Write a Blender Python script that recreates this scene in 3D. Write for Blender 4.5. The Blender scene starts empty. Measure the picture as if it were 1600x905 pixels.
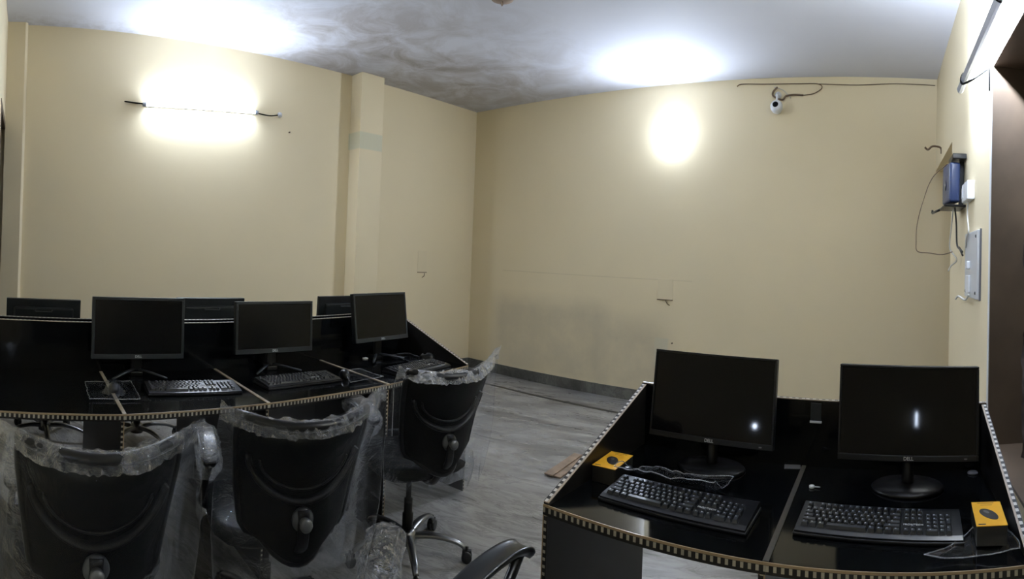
import bpy, bmesh, math, random
from mathutils import Vector, Matrix, noise
random.seed(7)
scene = bpy.context.scene
C = scene.collection
R = math.radians

# ------------------------------------------------------------------ camera (phone panorama: central cylindrical)
EYE = 1.42758
FU, FV, CY = 855.2636, 940.790, 386.438
YAW, TA, TB = -0.893337, 0.0124212, -0.0398990
cam_data = bpy.data.cameras.new('camera')
cam_data.sensor_width = 36.0
cam_data.lens = 13.4
cam_data.clip_start = 0.02
cam_data.type = 'PANO'
cc = cam_data.cycles if not hasattr(cam_data, 'panorama_type') else cam_data
cc.panorama_type = 'CENTRAL_CYLINDRICAL'
cc.central_cylindrical_range_u_min = -800 / FU
cc.central_cylindrical_range_u_max = 800 / FU
cc.central_cylindrical_range_v_min = (CY - 905) / FV
cc.central_cylindrical_range_v_max = CY / FV
cc.central_cylindrical_radius = 1.0
cam = bpy.data.objects.new('camera', cam_data)
C.objects.link(cam)
_Rm = Matrix.Rotation(YAW, 3, 'Z') @ Matrix.Rotation(TA, 3, 'X') @ Matrix.Rotation(TB, 3, 'Y')
_m = Matrix.Identity(4)
for i in range(3):
    _m[i][0] = _Rm[i][0]
    _m[i][1] = _Rm[i][2]
    _m[i][2] = -_Rm[i][1]
_m[2][3] = EYE
cam.matrix_world = _m
scene.camera = cam

# ------------------------------------------------------------------ exposure, world, lamp strengths
scene.view_settings.view_transform = 'Standard'
scene.view_settings.look = 'None'
scene.view_settings.gamma = 1.0
scene.view_settings.use_curve_mapping = False
scene.view_settings.exposure = 0.22
scene.cycles.transparent_max_bounces = 24
scene.cycles.max_bounces = 10
world = bpy.data.worlds.new('world')
world.use_nodes = True
world.node_tree.nodes['Background'].inputs[0].default_value = (0.01, 0.012, 0.016, 1)
world.node_tree.nodes['Background'].inputs[1].default_value = 1.0
scene.world = world
TUBE_A, TUBE_A_FRONT, TUBE_C, BULB_B, BULB_B_FRONT = 54.0, 430.0, 1050.0, 310.0, 6500.0
LAMP_COL = (0.79, 0.91, 1.12)

# room: x = -0.2 (west) .. 5.54 (east), y = -0.521 (south) .. 5.166 (north), z = 0 .. 3.2
XW, XE, YS, YN, ZC = -0.20, 5.540, -0.521, 5.166, 3.2

# ------------------------------------------------------------------ node helpers / materials
def newmat(name):
    m = bpy.data.materials.new(name)
    m.use_nodes = True
    nt = m.node_tree
    return m, nt, nt.nodes['Principled BSDF']

def ramp(nt, fac, stops):
    r = nt.nodes.new('ShaderNodeValToRGB')
    els = r.color_ramp.elements
    while len(els) < len(stops):
        els.new(0.5)
    for e, (p, c) in zip(els, stops):
        e.position = p
        e.color = (*c, 1) if len(c) == 3 else c
    nt.links.new(fac, r.inputs[0])
    return r.outputs[0]

def noise_tex(nt, scale, detail=4, rough=0.55, vec=None, dist=0.0):
    n = nt.nodes.new('ShaderNodeTexNoise')
    n.inputs['Scale'].default_value = scale
    n.inputs['Detail'].default_value = detail
    n.inputs['Roughness'].default_value = rough
    n.inputs['Distortion'].default_value = dist
    if vec is not None:
        nt.links.new(vec, n.inputs['Vector'])
    return n.outputs['Fac']

def objvec(nt, scale=None, rot=None):
    t = nt.nodes.new('ShaderNodeTexCoord')
    if scale is None and rot is None:
        return t.outputs['Object']
    mp = nt.nodes.new('ShaderNodeMapping')
    if scale: mp.inputs['Scale'].default_value = scale
    if rot: mp.inputs['Rotation'].default_value = rot
    nt.links.new(t.outputs['Object'], mp.inputs['Vector'])
    return mp.outputs['Vector']

def math_node(nt, op, a, b=None, clamp=False):
    n = nt.nodes.new('ShaderNodeMath')
    n.operation = op
    n.use_clamp = clamp
    for i, v in enumerate((a, b)):
        if v is None: continue
        if isinstance(v, (int, float)): n.inputs[i].default_value = v
        else: nt.links.new(v, n.inputs[i])
    return n.outputs[0]

def mixc(nt, fac, a, b):
    n = nt.nodes.new('ShaderNodeMix')
    n.data_type = 'RGBA'
    if isinstance(fac, (int, float)): n.inputs[0].default_value = fac
    else: nt.links.new(fac, n.inputs[0])
    for i, v in ((6, a), (7, b)):
        if isinstance(v, tuple): n.inputs[i].default_value = (*v, 1)
        else: nt.links.new(v, n.inputs[i])
    return n.outputs[2]

def bump(nt, bsdf, h, strength, dist=0.01):
    b = nt.nodes.new('ShaderNodeBump')
    b.inputs['Strength'].default_value = strength
    b.inputs['Distance'].default_value = dist
    nt.links.new(h, b.inputs['Height'])
    nt.links.new(b.outputs[0], bsdf.inputs['Normal'])

def boxmask(nt, coords, lo, hi, soft):
    """1 inside a box range of object coordinates with soft edges"""
    sep = nt.nodes.new('ShaderNodeSeparateXYZ')
    nt.links.new(coords, sep.inputs[0])
    out = None
    for ax in range(3):
        if lo[ax] is None: continue
        for v, sgn in ((lo[ax], 1), (hi[ax], -1)):
            d = math_node(nt, 'MULTIPLY', math_node(nt, 'SUBTRACT', sep.outputs[ax], v), sgn / soft)
            d = math_node(nt, 'ADD', d, 0.5, clamp=True)
            out = d if out is None else math_node(nt, 'MULTIPLY', out, d)
    return out

def simple(name, col, rough=0.5, metal=0.0, spec=0.5, var=0.0, scale=40, bumps=0.0, coat=0.0):
    m, nt, b = newmat(name)
    v = objvec(nt)
    if var > 0:
        f = noise_tex(nt, scale, vec=v)
        c1 = tuple(max(0, c * (1 - var)) for c in col)
        c2 = tuple(min(1, c * (1 + var)) for c in col)
        nt.links.new(ramp(nt, f, [(0.3, c1), (0.7, c2)]), b.inputs['Base Color'])
    else:
        b.inputs['Base Color'].default_value = (*col, 1)
    b.inputs['Roughness'].default_value = rough
    b.inputs['Metallic'].default_value = metal
    b.inputs['Specular IOR Level'].default_value = spec
    if coat: 
        b.inputs['Coat Weight'].default_value = coat
        b.inputs['Coat Roughness'].default_value = 0.05
    if bumps > 0:
        bump(nt, b, noise_tex(nt, scale * 2, vec=v), bumps, 0.004)
    return m

PAINT = (0.77, 0.665, 0.45)
def wall_paint(name, stains=()):
    m, nt, b = newmat(name)
    v = objvec(nt)
    big = noise_tex(nt, 0.9, 3, 0.5, v)
    col = mixc(nt, big, tuple(c * 0.95 for c in PAINT), tuple(min(1, c * 1.05) for c in PAINT))
    for lo, hi, soft, c, amt, ns in stains:
        mk = boxmask(nt, v, lo, hi, soft)
        if ns:
            nf = math_node(nt, 'MULTIPLY', noise_tex(nt, ns, 5, 0.6, v), 1.7, clamp=True)
            mk = math_node(nt, 'MULTIPLY', mk, nf)
        mk = math_node(nt, 'MULTIPLY', mk, amt)
        col = mixc(nt, mk, col, c)
    nt.links.new(col, b.inputs['Base Color'])
    b.inputs['Roughness'].default_value = 0.62
    b.inputs['Specular IOR Level'].default_value = 0.3
    f = noise_tex(nt, 14, 6, 0.6, v)
    bump(nt, b, f, 0.10, 0.01)
    return m

def ceiling_mat():
    m, nt, b = newmat('ceiling_whitewash')
    v = objvec(nt)
    base = mixc(nt, noise_tex(nt, 1.2, 4, 0.6, v), (0.60, 0.61, 0.66), (0.68, 0.69, 0.745))
    # damp dirt along the north side and in the north-east corner, with shapes of its own
    mk = boxmask(nt, v, (1.9, 3.3, None), (5.6, 5.3, None), 1.9)
    n1 = noise_tex(nt, 2.3, 8, 0.68, v, 0.8)
    n2 = math_node(nt, 'MULTIPLY', math_node(nt, 'SUBTRACT', n1, 0.36), 4.0, clamp=True)
    mk = math_node(nt, 'MULTIPLY', mk, n2)
    col = mixc(nt, math_node(nt, 'MULTIPLY', mk, 0.75), base, (0.27, 0.225, 0.18))
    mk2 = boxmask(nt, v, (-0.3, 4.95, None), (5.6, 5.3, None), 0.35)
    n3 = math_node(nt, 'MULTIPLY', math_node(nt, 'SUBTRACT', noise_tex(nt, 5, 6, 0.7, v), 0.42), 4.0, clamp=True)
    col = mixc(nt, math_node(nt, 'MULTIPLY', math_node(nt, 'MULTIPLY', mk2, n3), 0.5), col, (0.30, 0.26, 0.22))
    nt.links.new(col, b.inputs['Base Color'])
    b.inputs['Roughness'].default_value = 0.8
    bump(nt, b, noise_tex(nt, 9, 6, 0.6, v), 0.12, 0.012)
    return m

def marble(name, tone=1.0, tint=(1, 1, 1)):
    m, nt, b = newmat(name)
    v = objvec(nt, rot=(0, 0, R(-14)))
    mp = nt.nodes.new('ShaderNodeMapping')
    mp.inputs['Scale'].default_value = (2.9, 0.75, 1.0)
    nt.links.new(v, mp.inputs['Vector'])
    vv = mp.outputs['Vector']
    f1 = noise_tex(nt, 1.3, 9, 0.64, vv, 1.5)
    f2 = noise_tex(nt, 3.6, 6, 0.6, vv, 1.6)
    t = lambda x: tuple(x * tone * k for k in tint)
    c1 = ramp(nt, f1, [(0.28, t(0.085)), (0.42, t(0.19)), (0.52, t(0.27)), (0.66, t(0.35)), (0.8, t(0.25))])
    c2 = ramp(nt, f2, [(0.42, (0, 0, 0)), (0.485, (1, 1, 1)), (0.53, (0, 0, 0))])
    col = mixc(nt, math_node(nt, 'MULTIPLY', c2, 0.55), c1, tuple(0.10 * tone * k for k in tint))
    nt.links.new(col, b.inputs['Base Color'])
    nt.links.new(ramp(nt, f2, [(0.3, (0.22,) * 3), (0.7, (0.42,) * 3)]), b.inputs['Roughness'])
    b.inputs['Specular IOR Level'].default_value = 0.4
    return m

def trim_mat(name, light, dark, line, v0=0.22, v1=0.80, duty=0.5, period=0.02, bothlines=False):
    """beaded edge banding: a row of pale squares on black with a tan edge line (UV: u = metres along, v = across)"""
    m, nt, b = newmat(name)
    uv = nt.nodes.new('ShaderNodeUVMap')
    sep = nt.nodes.new('ShaderNodeSeparateXYZ')
    nt.links.new(uv.outputs[0], sep.inputs[0])
    u, v = sep.outputs[0], sep.outputs[1]
    fr = math_node(nt, 'FRACT', math_node(nt, 'DIVIDE', u, period))
    on = math_node(nt, 'LESS_THAN', fr, duty)
    inn = math_node(nt, 'MULTIPLY', math_node(nt, 'GREATER_THAN', v, v0), math_node(nt, 'LESS_THAN', v, v1))
    col = mixc(nt, math_node(nt, 'MULTIPLY', on, inn), dark, light)
    top = math_node(nt, 'GREATER_THAN', v, v1 + 0.03)
    col = mixc(nt, top, col, line)
    if bothlines:
        col = mixc(nt, math_node(nt, 'LESS_THAN', v, v0 - 0.03), col, line)
    nt.links.new(col, b.inputs['Base Color'])
    b.inputs['Roughness'].default_value = 0.35
    return m

def film_mat(name, haze=0.05, gl=0.10, tint=(0.97, 0.98, 1.0), bstr=0.6, scale=26, rough=0.12, fk=0.55, bd=0.02):
    m, nt, b = newmat(name)
    nt.nodes.remove(b)
    out = nt.nodes['Material Output']
    v = objvec(nt)
    n1 = noise_tex(nt, scale, 5, 0.65, v, 1.2)
    n2 = noise_tex(nt, scale * 0.28, 3, 0.5, v, 0.6)
    h = math_node(nt, 'ADD', n1, math_node(nt, 'MULTIPLY', n2, 2.0))
    bp = nt.nodes.new('ShaderNodeBump')
    bp.inputs['Strength'].default_value = bstr
    bp.inputs['Distance'].default_value = bd
    nt.links.new(h, bp.inputs['Height'])
    tr = nt.nodes.new('ShaderNodeBsdfTransparent')
    tr.inputs[0].default_value = (*tint, 1)
    go = nt.nodes.new('ShaderNodeBsdfGlossy')
    go.inputs['Color'].default_value = (0.95, 0.97, 1, 1)
    go.inputs['Roughness'].default_value = rough
    nt.links.new(bp.outputs[0], go.inputs['Normal'])
    df = nt.nodes.new('ShaderNodeBsdfDiffuse')
    df.inputs[0].default_value = (0.8, 0.84, 0.9, 1)
    lw = nt.nodes.new('ShaderNodeLayerWeight')
    lw.inputs['Blend'].default_value = 0.28
    nt.links.new(bp.outputs[0], lw.inputs['Normal'])
    f = math_node(nt, 'ADD', math_node(nt, 'MULTIPLY', lw.outputs['Fresnel'], fk), gl, clamp=True)
    m1 = nt.nodes.new('ShaderNodeMixShader')
    m1.inputs[0].default_value = haze
    nt.links.new(tr.outputs[0], m1.inputs[1]); nt.links.new(df.outputs[0], m1.inputs[2])
    m2 = nt.nodes.new('ShaderNodeMixShader')
    nt.links.new(f, m2.inputs[0])
    nt.links.new(m1.outputs[0], m2.inputs[1]); nt.links.new(go.outputs[0], m2.inputs[2])
    nt.links.new(m2.outputs[0], out.inputs['Surface'])
    return m

def emit_mat(name, col, strength):
    m, nt, b = newmat(name)
    b.inputs['Base Color'].default_value = (*col, 1)
    b.inputs['Emission Color'].default_value = (*col, 1)
    b.inputs['Emission Strength'].default_value = strength
    return m

GREY_ST = (0.47, 0.42, 0.31)
M = {}
M['wall_n'] = wall_paint('cream_paint_north', [
    ((3.44, None, 2.43), (3.80, None, 2.60), 0.015, (0.62, 0.60, 0.44), 0.9, 0)])
M['wall_e'] = wall_paint('cream_paint_east', [
    ((None, 3.05, 0.05), (None, 4.70, 0.93), 0.22, GREY_ST, 0.6, 2.5),
    ((None, 2.25, 0.05), (None, 3.15, 0.80), 0.30, GREY_ST, 0.6, 3.0),
    ((None, 2.26, 0.38), (None, 2.42, 0.66), 0.02, (0.60, 0.56, 0.42), 0.8, 0),
    ((None, 2.0, 1.235), (None, 4.6, 1.243), 0.004, (0.40, 0.32, 0.18), 0.30, 4.0)])
M['wall_s'] = wall_paint('cream_paint_south')
M['wall_w'] = wall_paint('cream_paint_west')
M['ceiling'] = ceiling_mat()
M['floor'] = marble('grey_veined_marble', 1.0, (1.0, 0.97, 0.92))
M['skirt'] = marble('dark_green_marble', 0.5, (0.97, 0.97, 0.86))
M['strip'] = simple('black_marble_strip', (0.02, 0.02, 0.02), 0.3, var=0.3)
M['lam'] = simple('black_laminate', (0.003, 0.0035, 0.004), 0.10, spec=0.22, var=0.2, scale=8)
M['lam_side'] = simple('dark_panel_laminate', (0.008, 0.007, 0.0065), 0.35, spec=0.3, var=0.35, scale=6)
M['trim_front'] = trim_mat('beaded_edge_band', (0.40, 0.37, 0.30), (0.012, 0.011, 0.010), (0.34, 0.25, 0.15), v0=0.25, v1=0.74, duty=0.42)
M['trim_side'] = trim_mat('toothed_edge_band', (0.62, 0.60, 0.56), (0.012, 0.011, 0.010), (0.42, 0.34, 0.26), v0=0.12, v1=0.62, duty=0.5, period=0.024)
M['trim_thin'] = trim_mat('fine_edge_band', (0.42, 0.36, 0.27), (0.20, 0.16, 0.11), (0.42, 0.35, 0.25), v0=0.15, v1=0.85, duty=0.6, period=0.012, bothlines=True)
M['trim_dim'] = simple('dull_brown_edge_band', (0.045, 0.038, 0.030), 0.4, var=0.2, scale=60)
M['screen'] = simple('black_glass_screen', (0.0025, 0.0025, 0.003), 0.05, spec=0.14)
M['screen_matte'] = simple('dark_screen', (0.003, 0.003, 0.003), 0.22, spec=0.22)
M['plastic'] = simple('black_plastic', (0.005, 0.005, 0.0055), 0.32, spec=0.25, var=0.2, scale=90, bumps=0.05)
M['bezel'] = simple('dark_grey_bezel', (0.020, 0.023, 0.026), 0.35, spec=0.3)
M['backshell'] = simple('textured_black_shell', (0.006, 0.0075, 0.009), 0.38, spec=0.25, var=0.2, scale=120, bumps=0.12)
M['key'] = simple('black_key', (0.012, 0.015, 0.020), 0.33, spec=0.45)
M['keyb'] = simple('keyboard_black', (0.005, 0.0055, 0.007), 0.30, spec=0.35)
M['legend'] = simple('key_legend_white', (0.35, 0.37, 0.42), 0.5)
M['logo'] = simple('silver_print', (0.62, 0.64, 0.66), 0.35)
M['mesh_black'] = simple('black_mesh_fabric', (0.0035, 0.0035, 0.004), 0.7, spec=0.15, var=0.3, scale=300, bumps=0.04)
M['frame_black'] = simple('chair_frame_black', (0.006, 0.006, 0.007), 0.34, spec=0.3)
M['seat_fab'] = simple('black_seat_fabric', (0.005, 0.005, 0.0055), 0.85, spec=0.15, var=0.3, scale=200, bumps=0.2)
M['pad'] = simple('black_armpad', (0.010, 0.012, 0.014), 0.28, spec=0.5)
M['knob'] = simple('grey_knob', (0.10, 0.105, 0.11), 0.28, metal=0.3)
M['steel'] = simple('dark_steel', (0.22, 0.22, 0.22), 0.28, metal=0.9)
M['rubber'] = simple('caster_rubber', (0.010, 0.010, 0.010), 0.5)
M['film'] = film_mat('clear_wrap', 0.006, 0.0, bstr=0.5, scale=14, rough=0.07, fk=0.5)
M['film_arm'] = film_mat('crinkled_wrap', 0.004, 0.16, bstr=1.0, scale=30, rough=0.06, bd=0.04)
M['film_flat'] = film_mat('thin_pouch', 0.008, 0.012, bstr=0.10, scale=6, rough=0.12)
M['film_foil'] = film_mat('foil_like_wrap', 0.0, 0.24, bstr=1.0, scale=16, rough=0.06, bd=0.07)
M['film_seam'] = film_mat('film_seam', 0.10, 0.22, bstr=1.0, scale=40, rough=0.10)
M['yellow'] = simple('yellow_card', (0.82, 0.42, 0.02), 0.6, spec=0.25, var=0.05, scale=20)
M['card_black'] = simple('black_card', (0.012, 0.011, 0.010), 0.35)
M['print_black'] = simple('print_black', (0.012, 0.012, 0.014), 0.35)
M['print_grey'] = simple('print_grey', (0.12, 0.12, 0.13), 0.35)
M['print_brown'] = simple('print_brown', (0.22, 0.11, 0.01), 0.4)
M['white'] = simple('white_plastic', (0.72, 0.73, 0.74), 0.4)
M['grey_metal'] = simple('grey_batten', (0.40, 0.43, 0.50), 0.4, metal=0.2)
M['wire_dark'] = simple('dark_wire', (0.03, 0.028, 0.025), 0.5)
M['wire_black'] = simple('black_iron_wire', (0.002, 0.002, 0.002), 0.7, spec=0.1)
M['wire_brown'] = simple('brown_wire', (0.14, 0.09, 0.05), 0.6)
M['wire_white'] = simple('white_wire', (0.62, 0.60, 0.55), 0.5)
M['blue'] = simple('navy_router_shell', (0.018, 0.035, 0.105), 0.32, spec=0.6)
M['brown_jamb'] = simple('brown_painted_wood', (0.105, 0.072, 0.045), 0.5, var=0.18, scale=5, bumps=0.05)
M['dark_cloth'] = simple('dark_brown_cloth', (0.035, 0.022, 0.016), 0.9, var=0.5, scale=14, bumps=0.3)
M['dark_door'] = simple('dark_door_wood', (0.035, 0.03, 0.03), 0.4, var=0.3, scale=6)
M['plate'] = simple('switch_plate_grey', (0.55, 0.56, 0.57), 0.35)
M['cardboard'] = simple('brown_board', (0.24, 0.17, 0.115), 0.7, var=0.3, scale=14)
M['plaster'] = simple('cream_plaster_patch', tuple(c * 0.97 for c in PAINT), 0.7)
M['ceil_plate'] = simple('brown_hook_plate', (0.28, 0.20, 0.15), 0.6)
M['lamp_tube'] = emit_mat('lit_tube', LAMP_COL, TUBE_A)
M['lamp_tube_c'] = emit_mat('lit_tube_south', LAMP_COL, TUBE_C)
M['lamp_tube_front'] = emit_mat('lit_tube_front', LAMP_COL, TUBE_A_FRONT)
M['lamp_bulb_front'] = emit_mat('lit_bulb_front', LAMP_COL, BULB_B_FRONT)
M['glint_emitter'] = emit_mat('added_glint_emitter', LAMP_COL, 160.0)  # glow of the two added, unseen lamps behind the monitor reflections
M['lamp_bulb'] = emit_mat('lit_bulb', LAMP_COL, BULB_B)

# ------------------------------------------------------------------ mesh helpers
class MB:
    """collects shapes and links them as ONE mesh object"""
    def __init__(self):
        self.v, self.f, self.mi, self.uv, self.mats, self.sm = [], [], [], {}, [], []
    def mat(self, m):
        if m not in self.mats: self.mats.append(m)
        return self.mats.index(m)
    def add(self, verts, faces, m, smooth=False, uvs=None):
        o = len(self.v); k = self.mat(m)
        self.v += [tuple(v) for v in verts]
        for i, f in enumerate(faces):
            if uvs is not None: self.uv[len(self.f)] = uvs[i]
            self.f.append(tuple(o + j for j in f)); self.mi.append(k); self.sm.append(smooth)
    def bm(self, b, m, smooth=False, mtx=None):
        if mtx is not None: bmesh.ops.transform(b, matrix=mtx, verts=b.verts)
        b.verts.ensure_lookup_table(); b.verts.index_update()
        self.add([v.co.copy() for v in b.verts], [[v.index for v in f.verts] for f in b.faces], m, smooth)
        b.free()
    def box(self, lo, hi, m, bev=0.0, seg=2, mtx=None, smooth=False):
        b = bmesh.new()
        bmesh.ops.create_cube(b, size=1.0)
        for v in b.verts:
            v.co = Vector([(lo[i] + hi[i]) / 2 + v.co[i] * (hi[i] - lo[i]) for i in range(3)])
        if bev > 0:
            bmesh.ops.bevel(b, geom=b.edges[:], offset=bev, segments=seg, profile=0.6, affect='EDGES')
        self.bm(b, m, smooth and bev > 0, mtx)
    def quadprism(self, p, z0, z1, m):
        """p: 4 (x,y) corners ccw; z0/z1 numbers or lists of 4"""
        z0 = [z0] * 4 if isinstance(z0, (int, float)) else z0
        z1 = [z1] * 4 if isinstance(z1, (int, float)) else z1
        vs = [(p[i][0], p[i][1], z0[i]) for i in range(4)] + [(p[i][0], p[i][1], z1[i]) for i in range(4)]
        self.add(vs, [(3, 2, 1, 0), (4, 5, 6, 7), (0, 1, 5, 4), (1, 2, 6, 5), (2, 3, 7, 6), (3, 0, 4, 7)], m)
    def prism(self, poly, h, m, mtx=None, smooth=False):
        n = len(poly)
        vs = [Vector((x, y, 0)) for x, y in poly] + [Vector((x, y, h)) for x, y in poly]
        if mtx is not None: vs = [mtx @ v for v in vs]
        self.add(vs, [tuple(range(n - 1, -1, -1)), tuple(range(n, 2 * n))] + [(i, (i + 1) % n, n + (i + 1) % n, n + i) for i in range(n)], m, smooth)
    def tube(self, pts, r, m, n=8, closed=False, flat=1.0, cap=True):
        pts = [Vector(p) for p in pts]
        rs = r if isinstance(r, (list, tuple)) else [r] * len(pts)
        vs, fs = [], []
        up = Vector((0, 0, 1)); prev = None
        for i, p in enumerate(pts):
            a = pts[(i - 1) % len(pts)] if (i > 0 or closed) else p
            c = pts[(i + 1) % len(pts)] if (i < len(pts) - 1 or closed) else p
            t = (c - a).normalized()
            if prev is None:
                s = t.cross(up)
                if s.length < 1e-4: s = t.cross(Vector((1, 0, 0)))
            else:
                s = prev - t * prev.dot(t)
            s.normalize(); prev = s
            q = s.cross(t).normalized()
            for k in range(n):
                an = 2 * math.pi * k / n
                vs.append(p + s * (math.cos(an) * rs[i]) + q * (math.sin(an) * rs[i] * flat))
        L = len(pts)
        for i in range(L if closed else L - 1):
            for k in range(n):
                a = i * n + k; b2 = i * n + (k + 1) % n
                c = ((i + 1) % L) * n + (k + 1) % n; d = ((i + 1) % L) * n + k
                fs.append((a, b2, c, d))
        if cap and not closed:
            fs.append(tuple(range(n - 1, -1, -1))); fs.append(tuple((L - 1) * n + k for k in range(n)))
        self.add(vs, fs, m, True)
    def lathe(self, prof, m, n=20, mtx=None, smooth=True):
        """prof: list of (radius, z); around local z"""
        vs, fs = [], []
        for r, z in prof:
            for k in range(n):
                a = 2 * math.pi * k / n
                vs.append(Vector((r * math.cos(a), r * math.sin(a), z)))
        for i in range(len(prof) - 1):
            for k in range(n):
                fs.append((i * n + k, i * n + (k + 1) % n, (i + 1) * n + (k + 1) % n, (i + 1) * n + k))
        fs.append(tuple(range(n - 1, -1, -1))); fs.append(tuple((len(prof) - 1) * n + k for k in range(n)))
        if mtx is not None: vs = [mtx @ v for v in vs]
        self.add(vs, fs, m, smooth)
    def grid(self, fn, nu, nv, m, smooth=True, wrap_u=False):
        vs = [Vector(fn(i / (nu if wrap_u else nu - 1), j / (nv - 1))) for j in range(nv) for i in range(nu)]
        fs = []
        for j in range(nv - 1):
            for i in range(nu if wrap_u else nu - 1):
                a = j * nu + i; b2 = j * nu + (i + 1) % nu
                fs.append((a, b2, b2 + nu, a + nu))
        self.add(vs, fs, m, smooth)
    def band(self, path, across, m, thick):
        """strip along path (list of Vector), extruded by 'across' (v) and 'thick'; outer face has UV u=metres v=0..1"""
        across = Vector(across); thick = Vector(thick)
        u = 0.0
        for i in range(len(path) - 1):
            a, b2 = Vector(path[i]), Vector(path[i + 1])
            l = (b2 - a).length
            vs = [a, b2, b2 + across, a + across]
            vs = [p + thick for p in vs] + vs
            uvf = [(u, 0), (u + l, 0), (u + l, 1), (u, 1)]
            fs = [(0, 1, 2, 3), (7, 6, 5, 4), (3, 2, 6, 7), (4, 5, 1, 0), (4, 0, 3, 7), (1, 5, 6, 2)]
            flat0 = [(u, 0.97)] * 4
            self.add(vs, fs, m, False, [uvf, flat0, [(u, 0.97), (u + l, 0.97), (u + l, 0.97), (u, 0.97)], [(u, 0.02)] * 4, flat0, flat0])
            u += l
    def build(self, name, parent=None, loc=(0, 0, 0)):
        me = bpy.data.meshes.new(name)
        me.from_pydata(self.v, [], self.f)
        for m in self.mats: me.materials.append(m)
        for i, p in enumerate(me.polygons):
            p.material_index = self.mi[i]; p.use_smooth = self.sm[i]
        if self.uv:
            lay = me.uv_layers.new(name='UVMap')
            for fi, cs in self.uv.items():
                for li, c in zip(me.polygons[fi].loop_indices, cs): lay.data[li].uv = c
        me.validate(); me.update()
        b = bmesh.new(); b.from_mesh(me)
        if not self.uv: bmesh.ops.recalc_face_normals(b, faces=b.faces)
        b.to_mesh(me); b.free()
        o = bpy.data.objects.new(name, me)
        C.objects.link(o)
        if parent is not None: o.parent = parent
        o.location = loc
        return o

def tag(o, label, cat, group=None):
    o['label'] = label; o['category'] = cat
    if group: o['group'] = group
    return o
def thing(name, label, cat, loc=(0, 0, 0), rz=0.0, group=None):
    o = bpy.data.objects.new(name, None); C.objects.link(o)
    o.empty_display_size = 0.1
    o.location = loc; o.rotation_euler = (0, 0, rz)
    return tag(o, label, cat, group)
def struct(o):
    o['kind'] = 'structure'; return o
def kids(o):
    return [c for c in list(C.objects) if c.parent == o]
def copy_tree(o, parent=None):
    c = o.copy(); C.objects.link(c)
    if parent is not None: c.parent = parent
    for ch in kids(o): copy_tree(ch, c)
    return c
def dup(root, label, loc, rz):
    c = copy_tree(root)
    c.location = loc; c.rotation_euler = (0, 0, rz); c['label'] = label
    return c
def text_mesh(name, s, size, m, parent, mtx, depth=0.0004):
    cu = bpy.data.curves.new(name, 'FONT')
    cu.body = s; cu.size = size; cu.align_x = 'CENTER'; cu.align_y = 'CENTER'; cu.extrude = depth
    t = bpy.data.objects.new(name, cu); C.objects.link(t)
    bpy.context.view_layer.update()
    me = bpy.data.meshes.new_from_object(t)
    bpy.data.objects.remove(t); 
    me.transform(mtx); me.materials.clear(); me.materials.append(m)
    o = bpy.data.objects.new(name, me); C.objects.link(o); o.parent = parent
    return o
def nz(p, s):
    return noise.noise(Vector(p) * s)
def smooth_path(pts, n=6):
    pts = [Vector(p) for p in pts]
    out = []
    for i in range(len(pts) - 1):
        p0 = pts[max(i - 1, 0)]; p1 = pts[i]; p2 = pts[i + 1]; p3 = pts[min(i + 2, len(pts) - 1)]
        for k in range(n):
            t = k / n
            out.append(0.5 * ((2 * p1) + (p2 - p0) * t + (2 * p0 - 5 * p1 + 4 * p2 - p3) * t * t + (3 * p1 - p0 - 3 * p2 + p3) * t ** 3))
    out.append(pts[-1])
    return out

# ------------------------------------------------------------------ room shell
T = 0.2
m = MB(); m.box((XW - T, YS - 1.2, -0.1), (XE + T, YN + T, 0.0), M['floor']); struct(m.build('floor'))
m = MB(); m.box((4.985, YS, 0.0), (5.035, YN, 0.0015), M['strip']); struct(m.build('trim_1'))
m = MB(); m.box((XW - T, YS - 1.2, ZC), (XE + T, YN + T, ZC + 0.1), M['ceiling']); struct(m.build('ceiling'))
m = MB()
m.box((XW - T, YN, 0), (XE + T, YN + T, ZC), M['wall_n'])
struct(m.build('wall_north'))
m = MB(); m.box((3.455, YN - 0.20, 0), (3.772, YN, ZC), M['wall_n'], 0.004, 1); struct(m.build('wall_north_pillar'))
m = MB()
m.prism([(XW, YN), (XW, YN - 0.065), (-0.035, YN - 0.065), (-0.012, YN - 0.045), (-0.012, YN)], ZC, M['wall_n'])
struct(m.build('wall_north_corner_pillar'))
m = MB(); m.box((XE, YS - 1.2, 0), (XE + T, YN, ZC), M['wall_e']); struct(m.build('wall_east'))
# south wall with an alcove beside the east wall and a deep brown window opening
m = MB()
WX0, WX1, WZ0, WZ1 = 1.15, 2.60, 0.66, 2.345
AX0, AZ1 = 4.20, 2.335
m.box((XW - T, YS - T, 0), (WX0, YS, ZC), M['wall_s'])
m.box((WX0, YS - T, 0), (WX1, YS, WZ0), M['wall_s'])
m.box((WX0, YS - T, WZ1), (WX1, YS, ZC), M['wall_s'])
m.box((WX1, YS - T, 0), (AX0, YS, ZC), M['wall_s'])
m.box((AX0, YS - T, AZ1), (XE, YS, ZC), M['wall_s'])
m.box((AX0 - 0.1, YS - 0.55, 0), (XE, YS - 0.45, ZC), M['wall_s'])
m.box((AX0 - 0.1, YS - 0.45, 0), (AX0 - 0.0, YS - T, ZC), M['wall_s'])
m.box((AX0, YS - 0.45, AZ1), (XE, YS - T, AZ1 + 0.1), M['wall_s'])
struct(m.build('wall_south'))
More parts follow.
